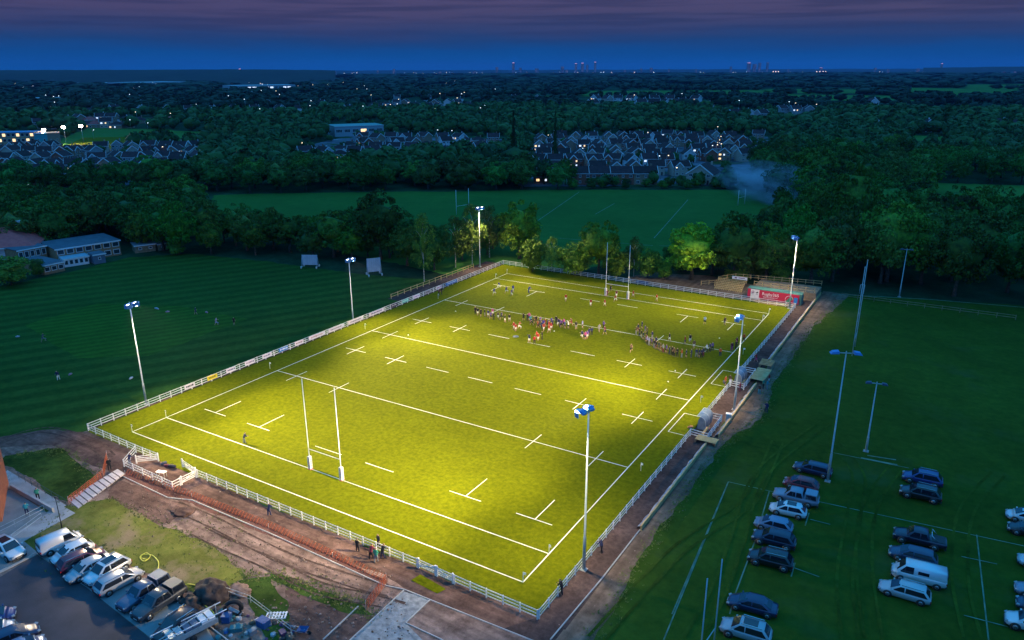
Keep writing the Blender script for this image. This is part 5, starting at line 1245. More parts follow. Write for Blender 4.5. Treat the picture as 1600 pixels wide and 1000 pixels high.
C={'navy':(.02,.03,.10),'black':(.015,.015,.02),'red':(.36,.025,.02),'blue':(.04,.05,.32),'white':(.75,.75,.75),'purple':(.12,.06,.28),'maroon':(.16,.02,.05),'pink':(.42,.06,.22),'green':(.04,.28,.20),'orange':(.5,.09,.02),'grey':(.25,.26,.3),'lilac':(.35,.33,.62),'brown':(.14,.08,.05),'teal':(.03,.30,.38)}
PS=0
def person(u,v,top,bot,pose,label,group,face=None,z=0,rr=random.Random(21)):
    global PS
    p=G(u,v); az=face if face is not None else rr.uniform(0,6.28); o=PP[pose].put((p.x,p.y,.018+z),az,rr.uniform(.97,1.07)); PS+=1
    for ch in o.children:
        n=ch.name.split('.')[0]
        if n=='shirt': ch.color=(*C[top],1)
        if n in('shorts','trousers'): ch.color=(*C[bot],1)
    tag(o,label,'person',group); return o
def squad(lst,phr,grp,pose=('stand','walk','stand','run'),face=None):
    lst=sorted(lst,key=lambda t:t[0]); rr=random.Random(len(phr))
    for i,t in enumerate(lst):
        u,v,top,bot=t[:4]; ps=t[4] if len(t)>4 else rr.choice(pose)
        person(u,v,top,bot,ps,'person in '+top+' top and '+bot+(' trousers' if ps in('cross','long','lean') else ' shorts')+', '+nth(i)+' from left '+phr,grp,None if face is None else face+rr.uniform(-.5,.5))
n,k_='navy','black'
squad([(743,491,k_,k_,'long'),(746.5,493,k_,'white'),(751.5,495,k_,k_),(757.5,495,k_,'grey'),(763,496,n,'white'),(767,499,'purple',n),(770,493,'pink','white'),(771.5,500,k_,k_,'long'),(779,499,k_,'white'),(783.5,500,n,k_),(789,504,k_,'white'),(796,503,k_,'white')],'in the leftmost line','line of players at the left of the far 22 metre line')
squad([(818,501,k_,k_,'up'),(824,502,k_,k_,'long'),(827,501,'pink',k_),(829,506,'teal',n),(831,509,n,k_),(835,506,'brown',k_),(838,505,k_,'maroon'),(840,513,'orange',k_),(842,511,k_,n),(844,508,'purple',n),(846,515,n,n,'long'),(849,512,'blue',k_),(850,518,'red','white'),(852,510,'red','maroon'),(856,512,n,k_),(858,514,'red','red'),(858,520,'red','white'),(861,516,'red','white'),(862,508,'blue',n),(863,512,n,k_)],'in the dense group','dense group of players in the middle')
squad([(869,506,k_,k_,'long'),(872.5,510,n,'white'),(875,511,n,n,'long'),(877,512,'purple',k_),(881,510,'pink',k_),(882.5,514,'blue',k_),(888,514,'white',k_,'up'),(893,509,'maroon','red'),(900,515,k_,'grey'),(910,513,'lilac',k_),(936,519,'grey','grey','walk'),(943,514,'purple',k_,'long'),(945,523,'maroon',n,'walk')],'in the loose central line','loose line right of the middle group')
squad([(910,530,n,'white'),(914.5,531,'pink',n),(917.5,530,'purple','white'),(920.5,525,n,k_,'long'),(924.5,524,n,k_,'long')],'in the pink shirt huddle','huddle with the pink shirt',face=1)
squad([(803,516,'red','white'),(806,518,'red','white'),(811,515,'red','white')],'of the trio in red','trio in red below the line of players')
squad([(827,536,n,'white','up'),(835,538,'red',k_,'long'),(839,530,'red','maroon'),(841,533,'red','white'),(847,531,k_,k_,'long')],'in the group below','small group on the ten metre dash')
squad([(772,462,'blue','white','run'),(780,451,'blue','white','run'),(791,459,'blue','white','run'),(799,463,'blue','white','run'),(802,457,'blue','white','run'),(826,458,'blue','blue','lean')],'among players in far left corner','players in blue in the far left corner')
squad([(884,471,'red','white','walk'),(923,479,'red','white','run'),(945,479,'red','white','walk'),(949,464,'maroon','maroon','walk'),(954,457,k_,'black','run'),(961,472,'red','white','run'),(963,465,'maroon','white','run'),(989,465,'red','white','walk'),(1026,471,'red','white','walk')],'by the far posts','players in red by the far posts')
arc=[(994,523),(997,519),(999,525),(1002,528),(1005,531),(1009,535),(1011,538),(1014,540),(1018,541),(1022,544),(1025,546),(1029,547),(1032,549),(1036,551),(1041,552),(1046,554),(1050,555),(1053,557),(1058,558),(1065,559),(1072,559),(1080,559),(1088,558),(1092,559),(1096,559),(1099,557),(1104,551),(1109,550),(1113,548),(1003,514),(1008,521),(1011,524),(1019,530),(1025,539)]
cs=['purple','navy','black','brown','navy','maroon','navy','lilac','purple','navy','black','navy','brown','grey']
rr=random.Random(6)
squad([(u,v,('orange' if u==1065 else 'white' if u in(1104,) else 'navy' if 1085<u<1100 else cs[i%14] if i%3 else rr.choice(cs)),rr.choice(['navy','black','black','maroon','grey']),rr.choice(['long','cross','stand','long'])) for i,(u,v) in enumerate(arc)],'in the curved line','curved line of people at the right',face=2.2)
squad([(986,551,'brown','black','run'),(1046,534,k_,'white','walk'),(1070,538,'red',n),(1078,536,k_,'white'),(1084,545,'brown','white'),(1101,507,'white',k_,'walk'),(1132,508,'brown','purple','walk'),(1125,557,'orange',n,'long'),(1143,548,'maroon','pink','long'),(1149,546,k_,k_,'long'),(1151,540,'maroon',k_,'long'),(1162,534,'orange',k_,'long')],'scattered round the curved line','people scattered round the curved line')
person(382,693,'navy','grey','lean','person in dark top bending alone on the near goal line',None,face=-.5)
GN='spectators along the near fence'
person(559,862,'black','black','long','person in black at the near fence, left of the group in green',GN,face=0)
person(580,874,'maroon','black','lean','person in maroon and black leaning on the near fence beside one in green',GN,face=0)
person(588,879,'green','grey','cross','person in a green jacket standing at the near fence',GN,face=.3)
person(598,873,'black','navy','lean','person in black leaning on the near fence right of the green jacket',GN,face=0)
person(592,856,'black','black','long','person in black standing on the turf side of the near fence',GN,face=2.8)
person(421,806,'navy','navy','lean','person in navy leaning on the near fence below the posts',GN,face=0)
person(940,864,'navy','black','lean','person in dark clothes at the path side fence, above the tall mast foot',GN,face=PI/2)
person(878,929,'black','black','lean','person in black leaning on the fence close to the nearest corner',GN,face=PI/2)
person(172,735,'black','black','long','person in black at the top of the orange netting',None,face=1)
person(203,727,'navy','grey','lean','person bending over at the boxed entrance by the stepped path',None,face=0)
person(1181,566,'red','pink','walk','person in a red top walking on the path above the upper shelter','people on the path',face=2)
GP='people on the path'
person(1156,612,'maroon','maroon','cross','person in maroon standing at the upper boxed fence',GP)
person(1186,616,'black','teal','long','person in black top and blue trousers below the timber ramp',GP)
person(1192,608,'green','black','long','person in dark green at the foot of the timber ramp',GP)
person(1198,609,'teal','grey','cross','person in turquoise jacket at the foot of the timber ramp',GP)
person(1201,599,'red','white','stand','person in red behind the turquoise jacket at the timber ramp',GP)
person(1197,645,'navy','navy','long','person in navy at the grass edge right of the timber walling',GP)
person(1108,655,'black','black','long','person in black standing behind the lower team shelter',GP)
person(1141,600,'brown','white','lean','person sitting low at the upper technical area',GP)
person(1133,603,'orange','brown','stand','person with orange top at the upper technical area',GP)
person(1097,665,'white','pink','lean','person in white beside the lower shelter bench',GP)
person(686,462,'maroon','black','lean','left person leaning on the cricket side fence near the far corner','pair at the cricket side fence',face=-PI/2)
person(690,460,'black','black','lean','right person leaning on the cricket side fence near the far corner','pair at the cricket side fence',face=-PI/2)
GCk='people practising on the cricket field'
person(338,509,'lilac','lilac','run','person in pale kit on the cricket field, left of the two by the square',GCk)
person(366,508,'black','black','walk','person in black on the cricket field, right of the two by the square',GCk)
person(306,492,'navy','navy','walk','person in navy far out on the cricket field',GCk)
person(92,594,'navy','white','lean','person bending over on the cricket field at the left',GCk)
person(68,535,'navy','grey','run','person in navy at the far left of the cricket field',GCk)
person(60,781,'green','black','long','person in green top on the ramp by the brick building',None,face=1)
person(43,805,'teal','navy','long','person in blue on the lower terrace by the brick building',None,face=1)
print('people',PS)
# ------------------------------------------------------------------ things round the pitch
m_hoard=mat('hoarding_red',(.50,.015,.06),.5); m_cont=mat('container_green',(.05,.16,.15),.6,(.07,.20,.18),.5)
m_mem=mat('pale_membrane',(.42,.42,.48),.6,(.20,.20,.26),1.1,lo=.42,hi=.6)
m_orange=mat('orange_netting',(.50,.11,.04),.7,(.30,.07,.03),3)
def txt(s,parent,loc,rot,size,m,align='CENTER',nm='lettering',ext=.006):
    cu=bpy.data.curves.new(nm,'FONT'); cu.body=s; cu.size=size; cu.align_x=align; cu.align_y='CENTER'; cu.extrude=ext; cu.materials.append(m); cu.offset=.008
    o=bpy.data.objects.new(nm,cu); COL.objects.link(o); dg=bpy.context.evaluated_depsgraph_get(); dg.update(); me=bpy.data.meshes.new_from_object(o.evaluated_get(dg)); bpy.data.objects.remove(o); o=bpy.data.objects.new(nm,me); COL.objects.link(o); o.parent=parent; o.location=loc; o.rotation_euler=rot; return o
# green container with the red hoarding on it, facing the pitch
root=empty('storage_container',(61.7,109.0,0)); root.scale=(.895,1,.95); tag(root,'green storage container behind the far fence, carrying the red hoarding','container')
MB().box((3.9,1.2,1.3),(13.4,2.4,2.6),m=m_cont).build('body',parent=root)
b=MB()
for k in range(33): b.box((-2.6+k*.4,1.2,2.62),(.14,2.36,.05),m=m_cont)
b.build('ribbed_roof',parent=root)
root=empty('advertising_hoarding',(59.4,108.75,0)); root.scale=(.9,1,.93); tag(root,'long red hoarding with white panel and white lettering reading Rugby365','hoarding')
MB().box((6.3,-.0,1.42),(12.6,.1,2.3),m=m_hoard).build('panel',parent=root)
b=MB(); b.box((1.85,-.075,1.42),(2.1,.05,2.3),m=m_white); pn=b.build('white_panel',parent=root)
b=MB(); b.tube([(1.35,-.10,1.9),(1.35,-.13,1.9)],[.32,.32],14,mat('crest_maroon',(.15,.03,.10),.5)); b.tube([(1.35,-.13,1.9),(1.35,-.14,1.9)],[.17,.17],12,m_white)
b.add([(2.0,-.12,1.85),(2.35,-.12,1.62),(2.75,-.12,1.95),(2.45,-.12,2.1),(2.3,-.12,1.95)],[(0,1,2,3,4)],mat('crest_black',(.03,.03,.03),.5)); b.box((1.35,-.11,1.38),(.7,.02,.08),m=MATS['crest_maroon']); b.box((2.38,-.11,1.38),(.6,.02,.06),m=MATS['crest_black']); b.build('crest',parent=pn)
txt('Rugby365',root,(5.7,-.07,1.75),(PI/2,0,0),1.05,m_white); b=MB(); b.box((5.7,-.07,1.08),(3.6,.02,.06),m=m_white); b.box((5.4,-.07,.86),(2.9,.02,.05),m=m_white); b.build('strapline',parent=root)
b=MB(); b.add([(9.2,-.07,.5),(10.4,-.07,.5),(11.2,-.07,1.5),(10.6,-.07,2.1),(9.9,-.07,1.2)],[(0,1,2,3,4)],mat('emblem_green',(.05,.30,.16),.5))
for k in range(14):
    a=k*PI/13*1.4-.4; a2=(k+1)*PI/13*1.4-.4; c0=Vector((10.3,-.09,1.15)); b.bar(c0+Vector((math.cos(a)*.95,0,math.sin(a)*.95)),c0+Vector((math.cos(a2)*.95,0,math.sin(a2)*.95)),.02,.09,m_white)
b.build('emblem',parent=root)
b=MB().box((11.85,-.08,1.2),(.9,.03,1.4),m=mat('panel_blue',(.03,.22,.6),.5)); b.build('blue_panel',parent=root)
# timber terrace behind the container
fence('timber_rail','pale timber post and rail along the back of the raised far terrace','fence',[(50.5,115.5,1.4),(54,118,2.0),(73.2,121.5,2.0)],'pale timber rails of the far terrace',m=m_timber,h=1.15,sp=1.8,rails=(.45,1.0),pw=.13)
fence('timber_rail','pale timber rail stepping down at the left of the far terrace','fence',[(47.0,113.5,.2),(50.3,115.2,.6),(50.4,113.2,.6)],'pale timber rails of the far terrace',m=m_timber,h=1.15,sp=1.8,rails=(.45,1.0),pw=.13)
fence('timber_rail','front rail of the far terrace above the container','fence',[(59.5,113.8,1.9),(72.9,114.6,1.9)],'pale timber rails of the far terrace',m=m_timber,h=1.15,sp=2.0,rails=(.45,1.0),pw=.13)
root=empty('timber_terrace',(51,113,0)); tag(root,'raised timber terrace with slatted steps behind the container','terrace')
MB().box((15.5,4.2,.95),(13.8,6.6,1.9),m=m_dtimber).build('deck',parent=root)
for k in range(7): MB().box((2.6+k*.0,.2+k*.55,.22+k*.27),(6.4,.5,.12),m=m_timber).build('step',parent=root)
b=MB()
for k in range(16): b.bar((-.4+k*.42,-.3,.0),(-.4+k*.42,3.6,1.95),.09,.14,m_timber)
b.build('slatting',parent=root)
root=empty('notice_board',(55.6,115.6,1.8)); tag(root,'small whitish notice board on the terrace rail above the steps','notice board'); MB().box((0,0,.9),(3.6,.08,.7),m=m_white).build('panel',parent=root); b=MB(); b.box((-.9,-.06,.9),(.5,.03,.3),m=mat('crest_maroon',(.15,.03,.1))); b.box((.5,-.06,.95),(1.5,.03,.12),m=MATS['crest_maroon']); b.build('print',parent=root)
for s in (-1,1): MB().box((s*1.7,.03,.4),(.12,.12,1.4),m=m_timber).build('post',parent=root)
fence('timber_rail','pale timber handrail behind the dirt strip at the far left corner','fence',[(-11.2,66.5),(-10.8,100)],None,m=m_timber,h=1.2,sp=2.4,rails=(.5,1.08),pw=.13)
fence('timber_rail','dull timber post and rail fence in front of the trees at the parking field edge','fence',[(78,120.6),(112,121.5)],None,m=m_dtimber,h=1.1,sp=3.5,rails=(.5,1.0),pw=.12)
# low timber retaining wall beside the path, wrapped in pale membrane on the field side
def retaining(label,pts,h=.62):
    root=empty('retaining_wall',(*pts[0],0)); tag(root,label,'low wall','low timber retaining walls beside the path'); o0=Vector((*pts[0],0))
    P=[Vector((*p,0)) for p in pts]; b=MB(); c=MB(); mm=MB(); rr=random.Random(3)
    for p,q in zip(P,P[1:]):
        d=(q-p); l=d.length; u_=d/l; nr=Vector((u_.y,-u_.x,0)); n=max(1,int(l/2.4))
        for k in range(n):
            a=p+u_*l*k/n; e=p+u_*l*(k+1)/n-u_*.02
            b.bar(a-o0+Vector((0,0,h*.5)),e-o0+Vector((0,0,h*.5)),.10,h,m_timber)
            c.bar(a-o0+Vector((0,0,h+.03)),e-o0+Vector((0,0,h+.03)),.2,.06,m_timber)
        n=max(2,int(l/.8)); vs=[];fs=[]
        for k in range(n+1):
            a=p+u_*l*k/n-o0; j=rr.uniform(-.06,.06)
            vs+=[a+nr*.12+Vector((0,0,h-.02)),a+nr*(.36+j)+Vector((0,0,h*.72+j)),a+nr*(.58+j*2)+Vector((0,0,.03))]
        for k in range(n):
            for t in range(2): fs.append((k*3+t,(k+1)*3+t,(k+1)*3+t+1,k*3+t+1))
        mm.add(vs,fs,m_mem)
    b.build('boards',parent=root); c.build('capping',parent=root); mm.build('membrane',parent=root); return root
retaining('long timber retaining wall from the hoarding corner down to the upper ramp',[(73.45,120.4),(73.5,70.5)])
retaining('timber retaining wall between the timber ramp and the timber footbridge',[(74.2,58.2),(74.3,36.5)])
retaining('timber retaining wall from the footbridge down to where it ends on the path',[(73.6,33.0),(73.45,9.2)])
def ramp(x,y0,y1,label,w_=2.4,z=.75):
    root=empty('timber_ramp',(x,y0,0)); tag(root,label,'ramp','timber ramps across the retaining wall')
    n=int((y1-y0)/.32)
    for k in range(n): MB().box((0,k*.32,z-.03),(w_,.26,.06),m=m_timber).build('board',parent=root) if n<12 else None
    if n>=12:
        b=MB()
        for k in range(n): b.box((0,k*.32,z-.03),(w_,.26,.06),m=m_timber)
        b.build('boards',parent=root)
    for s in(-1,1): MB().box((s*(w_/2-.05),(y1-y0)/2-.16,z/2-.03),(.1,y1-y0,z-.08),m=m_dtimber).build('side_board',parent=root)
ramp(73.9,59.5,65.5,'sloping slatted timber ramp beside the upper team shelter'); ramp(73.3,33.6,35.2,'short slatted timber footbridge at the lower boxed fence',3.0,.6)
b=MB(); root=empty('timber_steps',(73.6,66.6,0)); tag(root,'slatted timber steps just above the ramp','steps')
for k in range(5): MB().box((0,k*.5,.85+.06*k),(2.2,.22,.07),m=m_timber).build('step',parent=root)
for s in(-1,1): MB().box((s*1.05,1.0,.45),(.1,2.6,.9),m=m_dtimber).build('stringer',parent=root)
# membrane kerb line from the wall end to the near corner
kerb((1000,828),(940,905),(860,1000)) 
# team shelters
m_perspex=mat('shelter_perspex',(.16,.20,.25),.15,(.22,.27,.32),2)
def shelter(x,y,label,l=3.4):
    root=empty('team_shelter',(x,y,0)); tag(root,label,'team shelter','curved team shelters')
    prof=[(.9,0),(.95,1.0),(.85,1.5),(.55,1.85),(.1,2.0),(-.45,1.98)]; vs=[];fs=[]
    for t in(-l/2,l/2):
        vs+=[(px,t,pz) for px,pz in prof]
    n=len(prof)
    for k in range(n-1): fs.append((k,k+1,n+k+1,n+k))
    MB().add(vs,fs,m_perspex,True).build('canopy',parent=root)
    for t in(-l/2,0,l/2):
        MB().tube([(px-.01,t,pz) for px,pz in prof],.035,6,m_steel).build('hoop',parent=root)
    for t in(-l/2,l/2):
        MB().add([(.9,t,0),(.95,t,1.0),(.85,t,1.5),(.55,t,1.85),(.1,t,2.0),(-.2,t,1.4),(-.3,t,0)],[tuple(range(7))],m_perspex).build('end_panel',parent=root)
    MB().box((.55,0,.45),(.4,l-.2,.06),m=m_timber).build('bench',parent=root)
    MB().tube([(-.45,-l/2,1.98),(-.45,l/2,1.98)],.03,6,m_steel).build('front_rail',parent=root)
shelter(71.0,39.6,'clear curved team shelter in the lower boxed fence'); shelter(71.0,59.0,'clear curved team shelter in the upper boxed fence')
def bench(x,y,label,l=2.6,m=m_timber):
    root=empty('bench',(x,y,0)); tag(root,label,'bench'); MB().box((0,0,.45),(.36,l,.05),m=m).build('seat',parent=root); MB().box((.2,0,.75),(.04,l,.22),m=m).build('backrest',parent=root)
    for s in(-1,1): MB().box((0,s*(l/2-.2),.21),(.3,.06,.42),m=m_steel).build('leg',parent=root)
bench(72.2,37.0,'low bench behind the lower shelter, strewn with kit'); bench(72.1,57.4,'low bench behind the upper shelter')
def kitbag(x,y,c,label,z=0,s=1):
    root=empty('kit_bag',(x,y,z),rnd.uniform(0,3)); tag(root,label,'bag'); b=MB()
    b.tube([(-.42*s,0,.17*s),(-.36*s,0,.19*s),(0,0,.21*s),(.36*s,0,.19*s),(.42*s,0,.17*s)],[.10*s,.17*s,.2*s,.17*s,.10*s],10,mat('bag_%d%d%d'%tuple(int(k*99) for k in c),c,.8)); b.build('body',parent=root)
    MB().tube([(-.2*s,0,.36*s),(-.1*s,0,.5*s),(.1*s,0,.5*s),(.2*s,0,.36*s)],.02,5,m_blk).build('handle',parent=root)
kitbag(69.8,37.5,(.45,.2,.1),'orange-brown kit bag beside the lower shelter'); kitbag(70.0,58.0,(.6,.5,.1),'yellowish kit bag beside the upper shelter'); kitbag(69.2,56.8,(.1,.1,.12),'black kit bag in the upper technical area'); kitbag(72.0,38.4,(.5,.2,.25),'pinkish kit bag on the ground behind the lower shelter')
kitbag(12.6,-9.3,(.03,.04,.09),'dark kit bag in the boxed entrance by the fence'); kitbag(13.6,-9.4,(.25,.04,.06),'dark red kit bag next to the dark one in the boxed entrance'); kitbag(14.4,-9.3,(.02,.02,.04),'black holdall at the right of the bags in the boxed entrance',0,1.3)
# electrical cabinet and its plinth by the mast
p=G(1138,658); root=empty('cabinet',(p.x,p.y,0),.2); tag(root,'grey control cabinet with pale lid at the foot of the middle mast','cabinet'); MB().box((0,0,.6),(.8,.55,1.2),m=m_steel).build('body',parent=root); MB().box((0,0,1.23),(.9,.65,.06),m=m_white).build('lid',parent=root); MB().box((0,-.285,.62),(.7,.02,1.05),m=m_pole).build('door',parent=root)
root=empty('table',(15.2,-11.4,0),.3); tag(root,'small white folding table by the rail of the boxed entrance','table'); MB().box((0,0,.72),(1.3,.6,.05),m=m_white).build('table_top',parent=root)
for s in(-1,1):
    for t in(-1,1): MB().box((s*.55,t*.22,.35),(.04,.04,.7),m=m_steel).build('leg',parent=root)
for i,(u,v,lab) in enumerate([(712,487,'near the far left end of the far 22 metre line'),(866,518,'right of the middle group of players'),(1055,580,'one on the turf near the right ten metre cross'),(1044,597,'two metres nearer than the other ball by the right cross'),(1124,529,'lying between the curved line and the far right corner'),(638,524,'by the halfway line on the left')]):
    p=G(u,v); root=empty('rugby_ball',(p.x,p.y,.10),i); tag(root,'white rugby ball '+lab,'ball'); MB().tube([(-.145,0,0),(-.12,0,0),(-.06,0,0),(.06,0,0),(.12,0,0),(.145,0,0)],[.01,.05,.09,.09,.05,.01],10,m_white).build('ball_skin',parent=root)
p=G(806,526); root=empty('kit_bag',(p.x,p.y,0)); tag(root,'grey round mat lying below the trio in red','mat'); MB().tube([(0,0,0.02),(0,0,.1)],[.6,.55],14,mat('grey_mat',(.12,.14,.16))).build('mat',parent=root); root.name='ground_mat'
# ------------------------------------------------------------------ sight screens
def screen(u,v,vt,wpx,label,az):
    p=G(u,v); h=top_h(u,v,vt); wd=wpx/FPX*depth(p); root=empty('sight_screen',(p.x,p.y,0),az); tag(root,label,'sight screen','cricket sight screens'); m=mat('screen_white',(.50,.56,.66),.7,(.42,.48,.60),1)
    for k in range(6): MB().box((-wd/2+wd*(k+.5)/6,0,h*.6),(wd/6-.03,.06,h*.78),m=m).build('slat_panel',parent=root)
    for s in(-1,1):
        MB().tube([(s*wd*.52,0,.35),(s*wd*.52,0,h)],.06,6,m).build('upright',parent=root); MB().tube([(s*wd*.52,-1.3,.3),(s*wd*.52,1.3,.3)],.06,6,m).build('axle_beam',parent=root)
        MB().tube([(s*wd*.52,1.2,.35),(s*wd*.52,.05,h*.85)],.04,6,m).build('strut',parent=root); MB().tube([(s*wd*.52,-1.2,.35),(s*wd*.52,-.05,h*.85)],.04,6,m).build('strut',parent=root)
        for t in(-1,1): MB().tube([(s*wd*.52-.12,t*1.3,.32),(s*wd*.52+.12,t*1.3,.32)],[.32,.32],14,m_white).build('wheel',parent=root)
    MB().tube([(-wd*.52,0,h*.22),(wd*.52,0,h*.22)],.05,6,m).build('cross_beam',parent=root)
screen(485,418,398,23,'sight screen further left at the wood edge, seen from behind',.5); screen(585,430,403,20,'sight screen nearer to the birch tree, with its wheeled frame in view',.95)
for i,(u,v,w1) in enumerate([(245,483,1.3),(262,488,.8),(205,592,.9),(323,489,.8),(28,527,.7),(110,586,.7)]):
    p=G(u,v); root=empty('kit_bag',(p.x,p.y,0),i); tag(root,'pale kit bag lying on the cricket field, '+nth([4,0,0,0,0,0][0] if 0 else i)+' one'+[' near the square',' right of the first',' near the fence mast',' left of the runners',' at far left',' beside bending person'][i],'bag','bags on the cricket field'); MB().tube([(-.5*w1,0,.15),(0,0,.2),(.5*w1,0,.15)],[.12,.2,.12],8,mat('pale_bag_%d'%(i%2),[(.4,.45,.55),(.55,.25,.35)][i%2])).build('body',parent=root)
# ------------------------------------------------------------------ orange netting, stepped path, ramp and rails by the brick building
def netting(label,uv,h=1.0,z0=0,sag=.12,lean=0):
    P=PX(*uv); root=empty('safety_netting',P[0]); tag(root,label,'netting','orange safety netting'); o0=P[0]; vs=[];fs=[]; n=0; rr=random.Random(5); b=MB()
    for p,q in zip(P,P[1:]):
        l=(q-p).length; k=max(1,int(l/.5)); d=(q-p)/l; nr=Vector((-d.y,d.x,0))
        for j in range(k):
            a=p+(q-p)*j/k-o0; e=p+(q-p)*(j+1)/k-o0
            for r_ in range(5):
                z=.08+(h-.1)*r_/4; off=nr*(lean*z)
                zj=sag*math.sin(j*1.3)*.3*(r_/4); b.bar(a+off+Vector((0,0,z+zj)),e+off+Vector((0,0,z+zj)),.012,.085 if h>.8 else .03,m_orange)
            b.bar(a+Vector((0,0,.05)),a+nr*(lean*h)+Vector((0,0,h)),.012,.09,m_orange)
        for j in range(0,k+1,5):
            a=p+(q-p)*j/k-o0; 
    b.build('mesh_band',parent=root)
    for p in P: MB().tube([p-o0,p-o0+Vector((0,0,h+.15))],.02,5,m_steel).build('stake',parent=root)
netting('orange netting along the bottom of the stepped path',[(108,788),(162,745),(168,716)],1.0)
netting('long orange netting trailing beside the red soil towards the gravel yard',[(196,742),(300,778),(420,826),(520,872),(604,912)],.55,lean=1.0)
netting('orange netting turning down from the long run to the gravel kerb',[(604,912),(572,955)],1.2)
sheet('red_soil_strip',PX((193,738),(275,768),(300,770),(420,818),(530,868),(606,908),(600,914),(515,878),(410,834),(300,786),(262,780),(190,746)),5,m_red,amp=.3,step=1)
kerb((192,745),(262,778),(300,782),(420,833),(600,915),(632,922))
m_slab=mat('pale_slab',(.44,.38,.38),.8,(.56,.48,.48),1.5)
a0,a1,b0,b1=G(183,738),G(194,745),G(104,782),G(121,796)
root=empty('stepped_path',(a0+a1)/2); tag(root,'flight of broad pale slabs with dark gaps leading up to the pitch entrance','steps'); o0=root.location.copy()
for k in range(10):
    t0,t1=k/10,(k+.8)/10
    if k==0: t0=-.02
    q=[a0.lerp(b0,t0),a1.lerp(b1,t0),a1.lerp(b1,t1),a0.lerp(b0,t1)]; z=.42-.035*k; b=MB(); b.add([v-o0+Vector((0,0,z-.16)) for v in q]+[v-o0+Vector((0,0,z)) for v in q],[(0,3,2,1),(4,5,6,7),(0,1,5,4),(1,2,6,5),(2,3,7,6),(3,0,4,7)],m_slab); b.build('step',parent=root)
def rail(label,uv,h=1.05,m=m_steel,sp=1.8,cat='handrail',z=0):
    P=[Vector((p.x,p.y,z)) for p in PX(*uv)]; root=empty('handrail',P[0]); tag(root,label,cat,'metal handrails near the brick building'); o0=P[0]
    for zz in(h,h*.5): MB().tube([p-o0+Vector((0,0,zz)) for p in P],.028,6,m).build('rail',parent=root)
    for p,q in zip(P,P[1:]):
        l=(q-p).length; n=max(1,round(l/sp))
        for k in range(n+1): MB().tube([p+(q-p)*k/n-o0,p+(q-p)*k/n-o0+Vector((0,0,h))],.024,6,m).build('post',parent=root)
rail('long dark rail along the grassy bank above the ramp',[(30,748),(104,792)],1.05,mat('dark_green_paint',(.03,.07,.08),.5)); rail('pale looped handrail on the lawn side of the footpath',[(0,836),(24,824),(70,800)],.95,m_steel)
rail('short rail at the top of the ramp by the brick wall',[(2,758),(17,752)],1.0); rail('pale rail behind the footpath, lower one',[(20,846),(66,812)],.9)
sheet('ramp_path',PX((0,742),(12,735),(104,790),(84,800),(20,760),(0,762)),6,m_conc); sheet('terrace_floor',PX((-20,775),(18,765),(75,802),(30,830),(-20,850)),5,m_bay)
# low retaining wall of the ramp
p,q=G(18,764),G(84,801); root=empty('ramp_wall',p); tag(root,'low pale wall under the ramp by the lower terrace','wall'); MB().bar((0,0,.25),q-p+Vector((0,0,.25)),.2,.7,m_conc).build('wall',parent=root); MB().bar((0,0,.63),q-p+Vector((0,0,.63)),.28,.08,m_kerb).build('coping',parent=root)
p,q=G(5,812),G(-60,870); 
root=empty('brick_building',(G(4,815).x,G(4,815).y,0),R(60)); tag(root,'corner of an orange brick building at the left edge','building')
m_ob=mat('orange_brickwork',(.45,.13,.06),.9,(.55,.18,.08),2)
hB=top_h(4,815,738); MB().box((-5,5,hB/2),(10,10,hB),m=m_ob).build('wall',parent=root); MB().box((-5,5,hB+.08),(10.4,10.4,.16),m=m_flat).build('roof',parent=root)
o=MB().box((-2,-.04,1.6),(1.4,.1,1.2),m=m_trim).build('window',parent=root); MB().box((-2,-.08,1.6),(1.2,.06,1.0),m=m_pane).build('pane',parent=o)
p=G(97,825); h=top_h(97,825,778); root=empty('lamp_post',(p.x,p.y,0)); tag(root,'slim black lamp post at the corner of the footpath','lamp post'); MB().tube([(0,0,0),(0,0,.8),(0,0,.85),(0,0,h)],[.09,.08,.055,.045],8,m_blk).build('pole',parent=root); MB().tube([(0,0,h-.02),(0,0,h+.12)],[.13,.16],10,m_blk).build('lamp_head',parent=root)
# ------------------------------------------------------------------ yellow hose, trailer, builders' rubbish
m_yel=mat('yellow_hose',(.62,.60,.05),.5)
def hose(uv,label):
    P=PX(*uv); o0=P[0]; pts=[]
    for i in range(len(P)-1):
        for k in range(5):
            t=k/5; a,b_,c,d=P[max(0,i-1)],P[i],P[i+1],P[min(len(P)-1,i+2)]
            pts.append(.5*((2*b_)+(c-a)*t+(2*a-5*b_+4*c-d)*t*t+(3*b_-a-3*c+d)*t**3)-o0+Vector((0,0,.09)))
    o=MB().tube(pts,.045,6,m_yel).build('hose',loc=o0); tag(o,label,'hose')
hose([(246,894),(248,880),(240,870),(234,868),(222,868),(219,873),(226,878),(235,870),(228,865),(220,872),(232,876)],'yellow hose coiled loosely on the lawn above the pickups')
hose([(284,915),(300,914),(308,918),(304,926),(316,928),(320,946),(332,956),(337,968),(336,975)],'yellow hose trailing over the soil heap to the rubbish')
